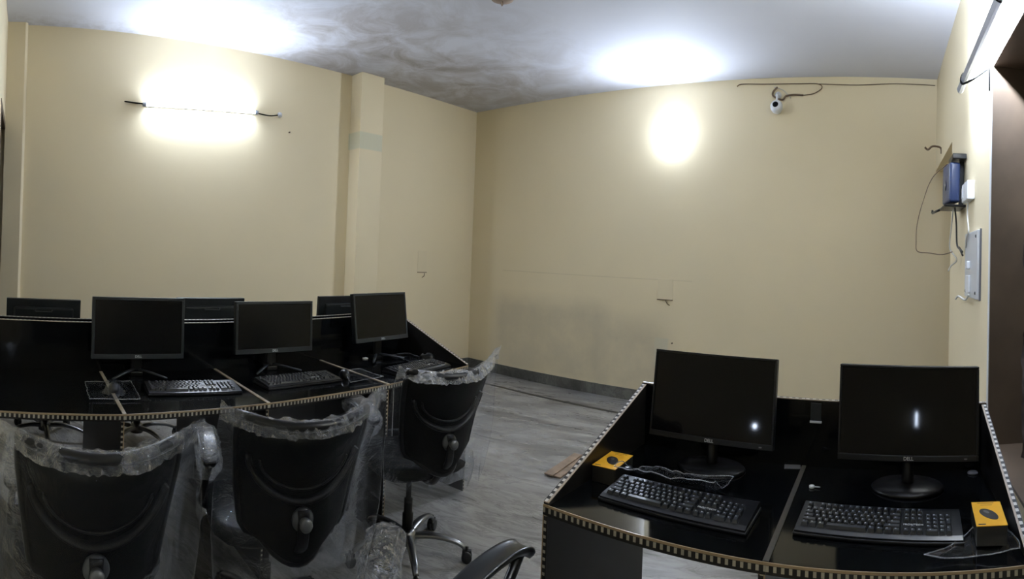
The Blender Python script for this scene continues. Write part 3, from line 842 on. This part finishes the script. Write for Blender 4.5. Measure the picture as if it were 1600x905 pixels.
# ------------------------------------------------------------------ keyboards
def keyboard(label, loc, rz):
    t = thing('keyboard', label, 'keyboard', loc, rz, 'keyboards')
    W, D = 0.462, 0.165
    m = MB()
    prof = [(-D / 2, 0.0), (-D / 2, 0.013), (-D / 2 + 0.018, 0.017), (D / 2 - 0.012, 0.028), (D / 2, 0.024), (D / 2, 0.0)]
    mt = Matrix.Translation((-W / 2, 0, 0)) @ Matrix(((0, 0, 1, 0), (1, 0, 0, 0), (0, 1, 0, 0), (0, 0, 0, 1)))
    m.prism(prof, W, M['keyb'], mt)
    m.box((-W / 2 - 0.004, -D / 2 - 0.004, 0), (W / 2 + 0.004, D / 2 + 0.003, 0.009), M['keyb'], 0.003, 2)
    m.build('case', t)
    m = MB()
    pitch = 0.0187
    slope = (0.028 - 0.017) / (D - 0.03)
    def key(x0, y0, w, d=1.0):
        kx0, kx1 = x0 + 0.0012, x0 + w * pitch - 0.0012
        ky0, ky1 = y0 + 0.0012, y0 + d * pitch - 0.0012
        z = 0.017 + slope * ((ky0 + ky1) / 2 + D / 2 - 0.018)
        i = 0.0032
        vs = [(kx0, ky0, z - 0.001), (kx1, ky0, z - 0.001), (kx1, ky1, z - 0.001), (kx0, ky1, z - 0.001),
              (kx0 + i, ky0 + i * 0.9, z + 0.008), (kx1 - i, ky0 + i * 0.9, z + 0.008), (kx1 - i, ky1 - i * 0.5, z + 0.009), (kx0 + i, ky1 - i * 0.5, z + 0.009)]
        m.add(vs, [(4, 5, 6, 7), (0, 1, 5, 4), (1, 2, 6, 5), (2, 3, 7, 6), (3, 0, 4, 7)], M['key'])
        cx, cy2 = kx0 + (kx1 - kx0) * 0.36, ky0 + (ky1 - ky0) * 0.62
        if w < 3:
            m.add([(cx - 0.0022, cy2 - 0.002, z + 0.0092), (cx + 0.0022, cy2 - 0.002, z + 0.0092), (cx + 0.0022, cy2 + 0.0025, z + 0.0094), (cx - 0.0022, cy2 + 0.0025, z + 0.0094)], [(0, 1, 2, 3)], M['legend'])
    x0 = -W / 2 + 0.012; y0 = -D / 2 + 0.018
    rows = [[1.25, 1.25, 1.25, 6.25, 1.25, 1.25, 1.25, 1.25], [2.25] + [1] * 10 + [2.75], [1.75] + [1] * 11 + [2.25], [1.5] + [1] * 12 + [1.5], [1] * 13 + [2]]
    for r, ws in enumerate(rows):
        x = x0
        for w in ws:
            key(x, y0 + r * pitch, w); x += w * pitch
    xf = x0
    for k in range(13):
        if k in (1, 5, 9): xf += pitch * (1.0 if k == 1 else 0.5)
        key(xf, y0 + 5.35 * pitch, 1); xf += pitch
    xn = x0 + 15.3 * pitch
    for k in range(3): key(xn + k * pitch, y0, 1)
    key(xn + pitch, y0 + pitch, 1)
    for r in (3, 4, 5.35):
        for k in range(3): key(xn + k * pitch, y0 + r * pitch, 1)
    xp = xn + 3.3 * pitch
    key(xp, y0, 2); key(xp + 2 * pitch, y0, 1)
    for r in (1, 2, 3, 4):
        for k in range(3): key(xp + k * pitch, y0 + r * pitch, 1)
    key(xp + 3 * pitch, y0, 1, 2); key(xp + 3 * pitch, y0 + 2 * pitch, 1, 2); key(xp + 3 * pitch, y0 + 4 * pitch, 1)
    m.build('keys', t)
    z = 0.017 + slope * (y0 + 2.5 * pitch + D / 2 - 0.018) + 0.0025
    text_mesh('brand_label', 'FRONTECH', 0.011, M['logo'], t, Matrix.Translation((xn + 1.5 * pitch, y0 + 2.45 * pitch, z)) @ Matrix.Rotation(math.atan(slope), 4, 'X'))
    return t
kz = DZ + 0.001
kb = keyboard('black keyboard on the left row below the monitor with splayed light feet', (0.848, 2.565, kz), R(-4))
dup(kb, 'black keyboard on the left row below the second near monitor', (1.455, 2.585, kz), R(4))
dup(kb, 'black keyboard on the left row at its right end, below the tilted monitor', (2.285, 2.555, kz), R(9))
dup(kb, 'black keyboard on the right desk, partly under crumpled plastic wrap', (1.565, 0.585, kz), R(-92))
dup(kb, 'black keyboard on the right desk with number pad beside the yellow mouse box', (1.585, -0.008, kz), R(-94))

# ------------------------------------------------------------------ mice
def mouse(label, loc, rz):
    t = thing('computer_mouse', label, 'mouse', loc, rz, 'black mice on the left row')
    def dome(i, j):
        a = i * 2 * math.pi; ph = j * math.pi / 2
        rx, ry, h = 0.031, 0.056, 0.036
        c = math.cos(ph) ** 0.6
        return (rx * c * math.cos(a) * (1 - 0.08 * math.cos(2 * a)), ry * c * math.sin(a), 0.002 + h * math.sin(ph) * (1 - 0.22 * math.sin(a)))
    m = MB(); m.grid(dome, 24, 9, M['plastic'], True, True); m.build('shell', t)
    m = MB(); m.lathe([(0.009, -0.003), (0.010, -0.002), (0.010, 0.002), (0.009, 0.003)], M['print_grey'], 14, Matrix.Translation((0, 0.03, 0.026)) @ Matrix.Rotation(R(90), 4, 'Y')); m.build('wheel', t)
    return t
m0 = mouse('black mouse inside the clear pouch on the left row', (0.462, 2.60, DZ), R(-15))
dup(m0, 'black mouse right of the second keyboard on the left row', (1.765, 2.60, DZ), R(-20))
dup(m0, 'black mouse on the sloping end desk of the left row', (2.545, 2.76, DZ), R(30))

# ------------------------------------------------------------------ clear plastic pouches and wrap
def sheet(name, label, corners, mat, amp=0.006, sc=30, rim=True, lift=None, bumps=(), nu=34, nv=26, group=None, base=0.002, edge=True, curl=0.0):
    """thin wrinkled film lying over a quad; corners (x,y) ccw; bumps: (x,y,rx,ry,h)"""
    cx = sum(c[0] for c in corners) / 4; cy = sum(c[1] for c in corners) / 4
    m = MB()
    def fn(u, v):
        a = lerp2(corners[0], corners[1], u); b2 = lerp2(corners[3], corners[2], u)
        p = lerp2(a, b2, v)
        ed = min(u, 1 - u, v, 1 - v)
        px = p[0] + 0.006 * nz((p[0], p[1], 3), 22); py = p[1] + 0.006 * nz((p[0], p[1], 9), 22)
        z = DZ + base + amp * (0.6 + 0.6 * nz((px, py, 1.3), sc)) + amp * 0.4 * (0.6 + 0.6 * nz((px, py, 5), sc * 2.3))
        if edge and ed < 0.04: z += 0.004
        if lift: z += lift[1] * max(0.0, min(1.0, (lift[0] + lift[2] - px) / lift[2]))
        z += curl * max(0, 0.2 - ed) * (0.5 + nz((px, py, 2), 8))
        for bx, by, rx, ry, h in bumps:
            d = math.hypot((px - bx) / rx, (py - by) / ry)
            if d < 1.6: z = max(z, DZ + 0.004 + h * max(0, 1 - (d / 1.6) ** 2.2) + amp * (0.5 + 0.5 * nz((px, py, 7), sc * 1.6)))
        return (px - cx, py - cy, z - DZ)
    m.grid(fn, nu, nv, M[mat], True)
    ring = [fn(k / 24, 0.0) for k in range(25)] + [fn(1.0, k / 24) for k in range(1, 25)] + [fn(1 - k / 24, 1.0) for k in range(1, 25)] + [fn(0.0, 1 - k / 24) for k in range(1, 24)]
    if rim: m.tube(ring, 0.0016, M['film_seam'], 5, closed=True)
    return tag(m.build(name, None, (cx, cy, DZ)), label, 'plastic wrap', group)
sheet('plastic_pouch', 'clear plastic pouch with a mouse in it, lying across the pale joint strip', [(0.322, 2.44), (0.558, 2.43), (0.575, 2.74), (0.335, 2.73)], 'film_flat', 0.0014, 12, base=0.0035, bumps= [(0.462, 2.60, 0.045, 0.07, 0.044)])
sheet('plastic_pouch', 'empty clear plastic pouch lying right of the second keyboard on the left row', [(1.70, 2.44), (1.94, 2.46), (1.93, 2.68), (1.81, 2.70)], 'film_flat', 0.007, 12, base=0.0035)
sheet('plastic_pouch', 'clear plastic pouch lying behind the keyboard on the sloping end desk', [(2.36, 2.72), (2.50, 2.73), (2.56, 2.96), (2.42, 2.97)], 'film_flat', 0.006, 12)
sheet('plastic_wrap', 'crumpled clear wrap lying behind and over the wrapped keyboard on the right desk', [(1.60, 0.83), (1.64, 0.50), (1.80, 0.48), (1.76, 0.80)], 'film_flat', 0.020, 16, rim=True, lift=(1.655, 0.038, 0.05), nu=60, nv=40)
sheet('plastic_wrap', 'crumpled clear wrap under the yellow mouse box at the right end', [(1.415, -0.12), (1.405, -0.37), (1.64, -0.37), (1.52, -0.255)], 'film_flat', 0.003, 22, base=0.001, curl=0.10)

# ------------------------------------------------------------------ mouse boxes, tag, key, coin
def mouse_box(label, loc, rz, cat='box'):
    t = thing('mouse_box', label, cat, loc, rz, 'yellow mouse boxes')
    w, l, h = 0.084, 0.15, 0.05
    m = MB(); m.box((-w / 2, -l / 2, 0), (w / 2, l / 2, h - 0.0015), M['card_black'], 0.0015, 1); m.build('carton', t)
    m = MB(); m.box((-w / 2 - 0.0005, -l / 2 - 0.0005, h - 0.0015), (w / 2 + 0.0005, l / 2 + 0.0005, h), M['yellow']); m.build('printed_top', t)
    m = MB()
    def egg(rx, ry, z, cx=0, cy=0, rot=R(28)):
        pts = []
        for k in range(28):
            a = 2 * math.pi * k / 28
            x = rx * math.cos(a) * (1 + 0.10 * math.sin(a)); y = ry * math.sin(a)
            pts.append((cx + x * math.cos(rot) - y * math.sin(rot), cy + x * math.sin(rot) + y * math.cos(rot)))
        return pts
    m.prism(egg(0.0195, 0.038, 0), 0.0006, M['print_black'], Matrix.Translation((0.0, -0.006, h)))
    m.prism(egg(0.006, 0.012, 0, -0.006, 0.014), 0.0003, M['print_grey'], Matrix.Translation((0.0, -0.006, h + 0.0006)))
    m.build('mouse_picture', t)
    m = MB()
    m.box((-0.026, 0.0655, h), (0.022, 0.069, h + 0.0004), M['print_brown']); m.build('title_print', t)
    m = MB(); m.box((-0.018, 0.053, h), (0.016, 0.055, h + 0.0004), M['print_brown']); m.build('subtitle_print', t)
    m = MB(); m.box((-0.036, -0.068, h), (-0.016, -0.063, h + 0.0004), M['print_black']); m.build('corner_print', t)
    return t
mb = mouse_box('yellow topped mouse box at the left end of the right desk', (1.680, 0.874, DZ), R(-87))
dup(mb, 'yellow topped mouse box right of the number pad keyboard', (1.535, -0.312, DZ + 0.0065), R(-90 - 4))

m = MB(); m.box((-0.03, -0.02, 0), (0.03, 0.02, 0.002), M['print_grey'], 0.0005, 1, Matrix.Rotation(R(-80), 4, 'Z')); tag(m.build('paper_tag', None, (2.02, 0.315, DZ + 0.001)), 'small pale tag lying at the back of the right desk between the monitors', 'tag')
m = MB()
m.tube([(0, 0, 0.004), (0.022, 0, 0.004)], 0.0018, M['logo'], 6)
m.lathe([(0.006, 0), (0.0095, 0.001), (0.0095, 0.007), (0.006, 0.008)], M['logo'], 12, Matrix.Translation((-0.006, 0, 0)))
tag(m.build('small_key', None, (1.85, 0.215, DZ)), 'tiny silver key lying beside the joint strip of the right desk', 'key').rotation_euler = (0, 0, R(-90))
m = MB(); m.lathe([(0.018, 0), (0.020, 0.002), (0.018, 0.006), (0.010, 0.007)], M['print_grey'], 18); tag(m.build('cable_grommet', None, (2.005, -0.345, DZ)), 'small grey round grommet on the right desk by the far right monitor', 'grommet')
m = MB(); m.box((-0.002, -0.02, -0.06), (0, 0.02, 0), M['bezel'], 0.0005, 1); m.box((-0.008, -0.022, -0.066), (0, 0.022, -0.06), M['logo'], 0.0005, 1)
tag(m.build('clip', None, (RX1 - 0.019, 0.235, 0.965)), 'small clip hanging on the back panel between the right desk monitors', 'clip')
m = MB(); m.box((-0.016, -0.012, 0), (0.016, 0.012, 0.008), M['white'], 0.002, 2); tag(m.build('usb_receiver', None, (2.18, 2.97, DZ)), 'tiny white dongle under the tilted monitor of the left row', 'dongle')

m = MB()
m.box((-0.24, -0.06, 0.0), (0.26, 0.0, 0.012), M['cardboard'], 0.002, 1)
m.box((-0.26, -0.01, 0.012), (0.22, 0.06, 0.022), M['cardboard'], 0.002, 1)
tag(m.build('cardboard_strip', None, (3.50, 2.20, 0.0)), 'brown board offcut lying on the marble floor left of the right desk', 'board').rotation_euler = (0, 0, R(6))

# ------------------------------------------------------------------ revolving chairs
# local: seat centre at the origin, faces +y
BZ0, BZ1 = 0.50, 0.925
BACK_DY, ARM_X, ARM_DY, WRAP_R = -0.05, 0.25, 0.0, 1.0
def back_y(u, v):
    return BACK_DY - 0.30 - 0.10 * v - 0.09 * (1 - u * u) + 0.03 * math.sin(v * math.pi)
def back_w(v):
    return (0.160 + 0.052 * min(1, v * 1.15) ** 0.8) * (1 - 0.30 * (max(0, 0.14 - v) / 0.14) ** 2)
def back_z(u, v):
    z = BZ0 + (BZ1 - BZ0) * v
    return z + 0.018 * u * u * v ** 3 + 0.05 * u * u * (1 - v) ** 4
def bp(u, v, d=0.0):
    return Vector((back_w(v) * u, back_y(u, v) + d, back_z(u, v)))
def film_bag(name, parent, seed, flare_r=0.10, flare_l=0.03, zlow=0.40, peak_r=0.05, peak_l=0.01):
    m = MB()
    NU, NV = 72, 40
    def fn(u, v):
        # u around the bag, v from the open bottom to the top seam
        a = u * 2 * math.pi
        s = math.cos(a); side = math.copysign(abs(s) ** 0.75, s)          # -1..1 across
        dep = math.sin(a)
        vv = (zlow - BZ0) / (BZ1 - BZ0) + v * (1.0 - (zlow - BZ0) / (BZ1 - BZ0))
        vc = max(0.0, min(1.0, vv))
        w = max(back_w(vc), 0.20) + 0.034
        fl = flare_r if side > 0 else flare_l
        x = side * (w + fl * abs(side) ** 2.2 * (0.45 + 0.55 * math.sin(min(1, v * 1.05) * math.pi * 0.9 + 0.2)))
        y = back_y(max(-1.15, min(1.15, x / w)), max(-0.2, vv)) + 0.012
        seam = min(1.0, (1 - v) / 0.10)
        depth = (0.056 + 0.022 * (1 - v)) * seam ** 0.6 * (1 - 0.6 * abs(side) ** 6)
        y += dep * depth
        z = BZ0 + (BZ1 - BZ0) * vv + 0.016 * v
        top = max(0, v - 0.55) / 0.45
        pk = peak_r if side > 0 else peak_l
        z += pk * max(0, abs(side) - 0.25) ** 1.6 * 1.8 * top ** 1.5 + 0.012 * side * side * top
        p = Vector((x, y, z))
        q = p + Vector((seed * 3.1, seed * 1.7, 0))
        # vertical drape folds, crumple near the seam
        n1 = nz((q.x * 3.2, q.y * 3.2, q.z * 0.7), 4.0)
        n2 = nz(q, 34); n3 = nz(q, 70)
        cr = 0.25 + 0.75 * max(0, (v - 0.86) / 0.14)
        dirv = Vector((side * 0.8, dep, 0))
        p += dirv * (0.018 * (n1 * 0.5 + 0.3) + 0.009 * cr * n2 + 0.004 * cr * n3)
        if v > 0.9: p.z += 0.006 * n2 + 0.005 * n3
        return p
    m.grid(fn, NU, NV, M['film'], True, True)
    bag = m.build(name, parent)
    m = MB()   # crumpled doubled film along the sealed top edge, folded over to the back
    def seam(u, v):
        side = u * 2 - 1
        a = math.acos(max(-1, min(1, math.copysign(abs(side) ** (1 / 0.75), side))))
        p = fn(-a / (2 * math.pi) % 1.0, 1.0)
        b2 = fn(-a / (2 * math.pi) % 1.0, 0.925)
        f = v * 1.15 - 0.15
        q = p.lerp(b2, f)
        w = Vector((q.x + seed, q.y, q.z))
        q.y -= 0.006 + 0.012 * nz(w, 24) + 0.008 * nz(w, 55)
        q.z += 0.010 * nz(w, 20) * (1 - v) + 0.006 * nz(w, 60)
        return q
    m.grid(seam, 90, 9, M['film_arm'], True)
    m.build('seam', bag)
    return bag

def arm_shape(s, wrapped):
    """pad + support curve for side s"""
    x = s * ARM_X
    pts = [(x, -0.10, 0.665), (x, -0.04, 0.685), (x, 0.05, 0.700), (x, 0.14, 0.702), (x, 0.20, 0.690), (x - s * 0.004, 0.235, 0.662)]
    return [(a, b2 + ARM_DY, c) for a, b2, c in pts]
def armrest(parent, s, wrap, seed, wmat='film_arm'):
    pts = smooth_path(arm_shape(s, wrap), 5)
    m = MB()
    n = len(pts)
    # pad with a rounded-rectangle section and raised rim
    sec = [(-0.036, 0.002), (-0.038, 0.010), (-0.034, 0.016), (-0.028, 0.013), (0.0, 0.011), (0.028, 0.013), (0.034, 0.016), (0.038, 0.010), (0.036, 0.002), (0.026, -0.010), (-0.026, -0.010)]
    vs, fs = [], []
    k = len(sec)
    for i, p in enumerate(pts):
        t = (pts[min(i + 1, n - 1)] - pts[max(i - 1, 0)]).normalized()
        nrm = Vector((0, -t.z, t.y))
        e = min(i, n - 1 - i) / 3.0
        sc = min(1.0, 0.55 + 0.45 * math.sqrt(min(1, e)))
        for a, b2 in sec: vs.append(p + Vector((1, 0, 0)) * (a * sc) + nrm * b2 * (0.6 + 0.4 * sc))
    for i in range(n - 1):
        for j in range(k):
            fs.append((i * k + j, i * k + (j + 1) % k, (i + 1) * k + (j + 1) % k, (i + 1) * k + j))
    fs.append(tuple(range(k - 1, -1, -1))); fs.append(tuple((n - 1) * k + j for j in range(k)))
    m.add(vs, fs, M['pad'], True)
    arm = m.build('armrest', parent)
    m = MB()
    m.tube(smooth_path([(s * ARM_X, 0.20 + ARM_DY, 0.685), (s * 0.262, 0.215, 0.60), (s * 0.262, 0.16, 0.50), (s * 0.20, 0.08, 0.445)], 5), 0.015, M['frame_black'], 8, flat=1.4)
    m.tube(smooth_path([(s * ARM_X, -0.08 + ARM_DY, 0.668), (s * 0.264, -0.03, 0.56), (s * 0.262, 0.04, 0.48), (s * 0.20, 0.08, 0.445)], 5), 0.013, M['frame_black'], 8, flat=1.4)
    m.build('arm_support', arm)
    if wrap:
        m = MB()
        def fn(u, v):
            a = u * 2 * math.pi
            f = v * (n - 1); i = min(int(f), n - 2); p = pts[i].lerp(pts[i + 1], f - i)
            if v > 0.98: p = p + Vector((0, 0.05, 0.012))
            ext = min(1.0, min(v, (1 - v) * (0.3 if wmat == 'film_foil' else 1.0)) / 0.10 + 0.05)
            c = Vector((math.cos(a) * (0.047 * ext + 0.004) * WRAP_R, 0, math.sin(a) * 0.026 * ext + 0.004 - (0.05 * max(0, -math.sin(a)) * ext)))
            q = p + c
            d = c.normalized() if c.length > 0 else Vector((0, 0, 1))
            qq = q + Vector((seed, seed * 2, 0))
            return q + d * ((0.008 * nz(qq, 30) + 0.005 * nz(qq, 62)) * WRAP_R)
        m.grid(fn, 44, 60, M[wmat], True, True)
        m.build('wrap', arm)
    return arm

def office_chair(label, loc, rz, seed, base_rot, wrap=(True, True), bag=True, flare=(0.10, 0.03), peaks=(0.05, 0.01), dz=0.0, group=None, seatwrap=True, leg_r=0.34):
    t = thing('office_chair', label, 'chair', (loc[0], loc[1], 0), rz, group)
    up = Matrix.Translation((0, 0, dz))
    def fin(o):
        if dz: o.location.z += dz
        return o
    # backrest shell (front and back sheets joined)
    m = MB()
    NU, NV = 25, 17
    def fr(u, v): return bp(u * 2 - 1, v, 0.014)
    def bk(u, v): return bp(u * 2 - 1, v, -0.014)
    vs, fs = [], []
    for fnn in (fr, bk):
        for j in range(NV):
            for i in range(NU): vs.append(fnn(i / (NU - 1), j / (NV - 1)))
    for o in (0, NU * NV):
        for j in range(NV - 1):
            for i in range(NU - 1):
                a = o + j * NU + i
                fs.append((a, a + 1, a + 1 + NU, a + NU))
    ring = [i for i in range(NU)] + [j * NU + NU - 1 for j in range(1, NV)] + [(NV - 1) * NU + i for i in range(NU - 2, -1, -1)] + [j * NU for j in range(NV - 2, 0, -1)]
    for a, b2 in zip(ring, ring[1:] + ring[:1]): fs.append((a, b2, b2 + NU * NV, a + NU * NV))
    m.add(vs, fs, M['mesh_black'], True)
    back = fin(m.build('backrest', t))
    m = MB()   # rim frame and the U-shaped rib across the back
    rim = [bp(-1 + 2 * k / 14, 1.0) for k in range(15)] + [bp(1, 1 - k / 12) for k in range(1, 12)] + [bp(1 - 2 * k / 10, 0) for k in range(11)] + [bp(-1, k / 12) for k in range(1, 12)]
    m.tube(rim, 0.016, M['frame_black'], 8, closed=True)
    rib = []
    for k in range(25):
        a = math.pi * (k / 24)
        u = -math.cos(a) * 0.86; v = 0.76 - 0.30 * math.sin(a)
        rib.append(bp(u, v, -0.018))
    m.tube(rib, 0.010, M['frame_black'], 8, flat=1.8)
    rib2 = []
    for k in range(25):
        a = math.pi * (k / 24)
        u = -math.cos(a) * 0.70; v = 0.73 - 0.19 * math.sin(a)
        rib2.append(bp(u, v, -0.016))
    m.tube(rib2, 0.005, M['frame_black'], 6)
    m.build('frame', back)
    kp = bp(0, 0.33, -0.02)
    m = MB(); m.lathe([(0.034, -0.002), (0.036, 0.006), (0.033, 0.014), (0.022, 0.018), (0.016, 0.022), (0.016, 0.040), (0.020, 0.044), (0.020, 0.052), (0.010, 0.056)], M['knob'], 24, Matrix.Translation(kp) @ Matrix.Rotation(R(90), 4, 'X')); m.build('lumbar_knob', back)
    m = MB()
    m.tube(smooth_path([bp(0, 0.40, -0.03), bp(0, 0.15, -0.035), (0, -0.36 + max(0, BACK_DY), 0.50), (0, -0.30 + max(0, BACK_DY), 0.435), (0, -0.18, 0.415), (0, 0.0, 0.415)], 5), 0.020, M['frame_black'], 10, flat=0.6)
    fin(m.build('back_bar', t))
    # seat
    m = MB()
    def seat(i, j):
        a = i * 2 * math.pi
        ca, sa = math.cos(a), math.sin(a)
        k = 1 / max(abs(ca) ** 4 + abs(sa) ** 4, 1e-9) ** 0.25
        prof = [(0.0, 0.435), (0.9, 0.435), (0.99, 0.455), (1.0, 0.475), (0.97, 0.497), (0.85, 0.508), (0.5, 0.505), (0.0, 0.498)]
        f = j * (len(prof) - 1); q = min(int(f), len(prof) - 2); s0 = f - q
        r = prof[q][0] * (1 - s0) + prof[q + 1][0] * s0; z = prof[q][1] * (1 - s0) + prof[q + 1][1] * s0
        x, y = 0.245 * r * k * ca, 0.245 * r * k * sa
        if y > 0.1: z -= 0.9 * (y - 0.1) ** 2
        return (x, y, z)
    m.grid(seat, 32, 15, M['seat_fab'], True, True)
    st = fin(m.build('seat', t))
    m = MB(); m.box((-0.09, -0.11, 0.385), (0.09, 0.10, 0.437), M['frame_black'], 0.012, 2); m.tube([(0.08, 0.02, 0.41), (0.20, 0.03, 0.405), (0.235, 0.03, 0.415)], 0.006, M['frame_black'], 6); m.build('mechanism', st)
    if seatwrap:
        m = MB()
        def sw(u, v):
            a = u * 2 * math.pi
            ca, sa = math.cos(a), math.sin(a)
            k = 1 / max(abs(ca) ** 4 + abs(sa) ** 4, 1e-9) ** 0.25
            r = [0.98, 1.10, 1.12, 1.04, 0.55][min(4, int(v * 4.999))] if False else (1.04 + 0.10 * math.sin(v * math.pi) if v < 0.8 else 1.05 - (v - 0.8) * 2.2)
            z = 0.36 + 0.158 * min(1, v / 0.8) if v < 0.8 else 0.518
            p = Vector((0.245 * r * k * ca, 0.245 * r * k * sa, z))
            q = p + Vector((seed * 2.3, seed, 0))
            return p + Vector((ca, sa, 0.2)) * (0.012 * nz(q, 16) + 0.006 * nz(q, 40))
        m.grid(sw, 56, 18, M['film'], True, True)
        m.build('wrap', st)
    for s, wr in ((-1, wrap[0]), (1, wrap[1])):
        fin(armrest(t, s, wr, seed + s, 'film_foil' if not bag else 'film_arm'))
    if bag:
        film_bag('wrap', back, seed, flare[0], flare[1], peak_r=peaks[0], peak_l=peaks[1])
    # gas lift and five-star base
    m = MB(); m.lathe([(0.028, 0.07), (0.028, 0.20), (0.022, 0.205), (0.022, 0.27), (0.014, 0.275), (0.014, 0.39 + dz)], M['frame_black'], 16); m.build('gas_lift', t)
    m = MB(); m.lathe([(0.05, 0.065), (0.052, 0.10), (0.040, 0.125), (0.030, 0.13)], M['steel'], 20); hub = m.build('base_hub', t)
    for k in range(5):
        a = base_rot + k * 2 * math.pi / 5
        d = Vector((math.cos(a), math.sin(a), 0))
        m = MB(); m.tube(smooth_path([d * 0.03 + Vector((0, 0, 0.098)), d * 0.14 + Vector((0, 0, 0.108)), d * 0.25 + Vector((0, 0, 0.092)), d * (leg_r - 0.012) + Vector((0, 0, 0.066))], 4), [0.026 - 0.0009 * i for i in range(13)], M['steel'], 10, flat=0.62)
        leg = m.build('base_leg', t)
        m = MB()
        c = d * leg_r; sx = Vector((-d.y, d.x, 0))
        for s in (-1, 1):
            fm = Matrix.Translation(c + sx * (s * 0.013) + Vector((0, 0, 0.027))) @ Vector((0, 0, 1)).rotation_difference(sx).to_matrix().to_4x4()
            m.lathe([(0.020, -0.009), (0.026, -0.007), (0.027, 0.0), (0.026, 0.007), (0.020, 0.009)], M['rubber'], 18, fm)
        m.tube([c + Vector((0, 0, 0.03)), c + Vector((0, 0, 0.072))], 0.008, M['frame_black'], 8)
        m.box((-0.012, -0.024, 0.036), (0.012, 0.024, 0.058), M['rubber'], 0.005, 2, Matrix.Translation(c) @ Matrix.Rotation(a + math.pi / 2, 4, 'Z'))
        m.build('caster', leg)
    return t
GC = 'plastic-wrapped chairs along the left row'
def place(topmid, yaw):
    """chair centre from the middle of its backrest top and heading"""
    d = Vector((-math.sin(yaw), math.cos(yaw), 0))
    return (topmid[0] + d.x * (0.49 - BACK_DY), topmid[1] + d.y * (0.49 - BACK_DY))
y1, y2, y3 = R(-4), R(-13), R(-13)
c1 = place((0.212, 1.327), y1); c2 = place((0.858, 1.425), y2)
office_chair('black office chair in clear plastic, leftmost, backrest nearest the left edge', c1, y1, 1.0, R(15), (True, True), True, (0.085, 0.045), (0.022, 0.018), group=GC)
office_chair('black office chair in clear plastic, middle of the three before the left desks', c2, y2, 2.3, R(40), (True, True), True, (0.105, 0.03), (0.045, 0.010), group=GC)
BACK_DY = 0.05; c3 = place((1.765, 1.69), y3)
office_chair('black office chair in clear plastic, at the sloping desk end with two casters showing', c3, y3, 3.7, R(22) - y3, (True, True), True, (0.12, 0.02), (0.050, 0.0), group=GC, leg_r=0.31)
# chair at the right desk: only its two arms reach into the picture
BACK_DY = -0.05
ARM_X, ARM_DY, WRAP_R = 0.22, 0.18, 1.18
y4 = R(-55)
c4 = office_chair('black office chair at the bottom edge, one arm wrapped and one arm bare', (0.905, 0.940), y4, 5.1, R(10), (True, False), False, dz=-0.07, seatwrap=False)
# its arm pads are swivelled outwards
for arm, ang in zip([k for k in kids(c4) if k.name.startswith('armrest')], (R(10), R(-34))):
    sgn = -1 if ang > 0 else 1
    tip = Vector((sgn * 0.22, 0.235 + ARM_DY, 0))
    arm.rotation_euler = (0, 0, ang)
    off = tip - Matrix.Rotation(ang, 3, 'Z') @ tip
    arm.location.x += off.x; arm.location.y += off.y
# chairs on the far side of the double row, seen under the desktops
ARM_X, ARM_DY, WRAP_R = 0.25, 0.0, 1.0
GF = 'chairs on the far side of the left row'
office_chair('black far-side chair under the desks, seen below the leftmost desk', (0.215, 4.18), R(180), 6.0, R(20), (False, False), False, group=GF, dz=-0.08, seatwrap=False)
office_chair('black far-side chair seen under the desk with the plastic pouch', (0.92, 4.12), R(176), 7.0, R(50), (False, False), False, group=GF, dz=-0.08, seatwrap=False)
office_chair('black far-side chair with star base seen under the second keyboard', (2.41, 4.24), R(183), 8.0, R(5), (False, False), False, group=GF, dz=-0.08, seatwrap=False)
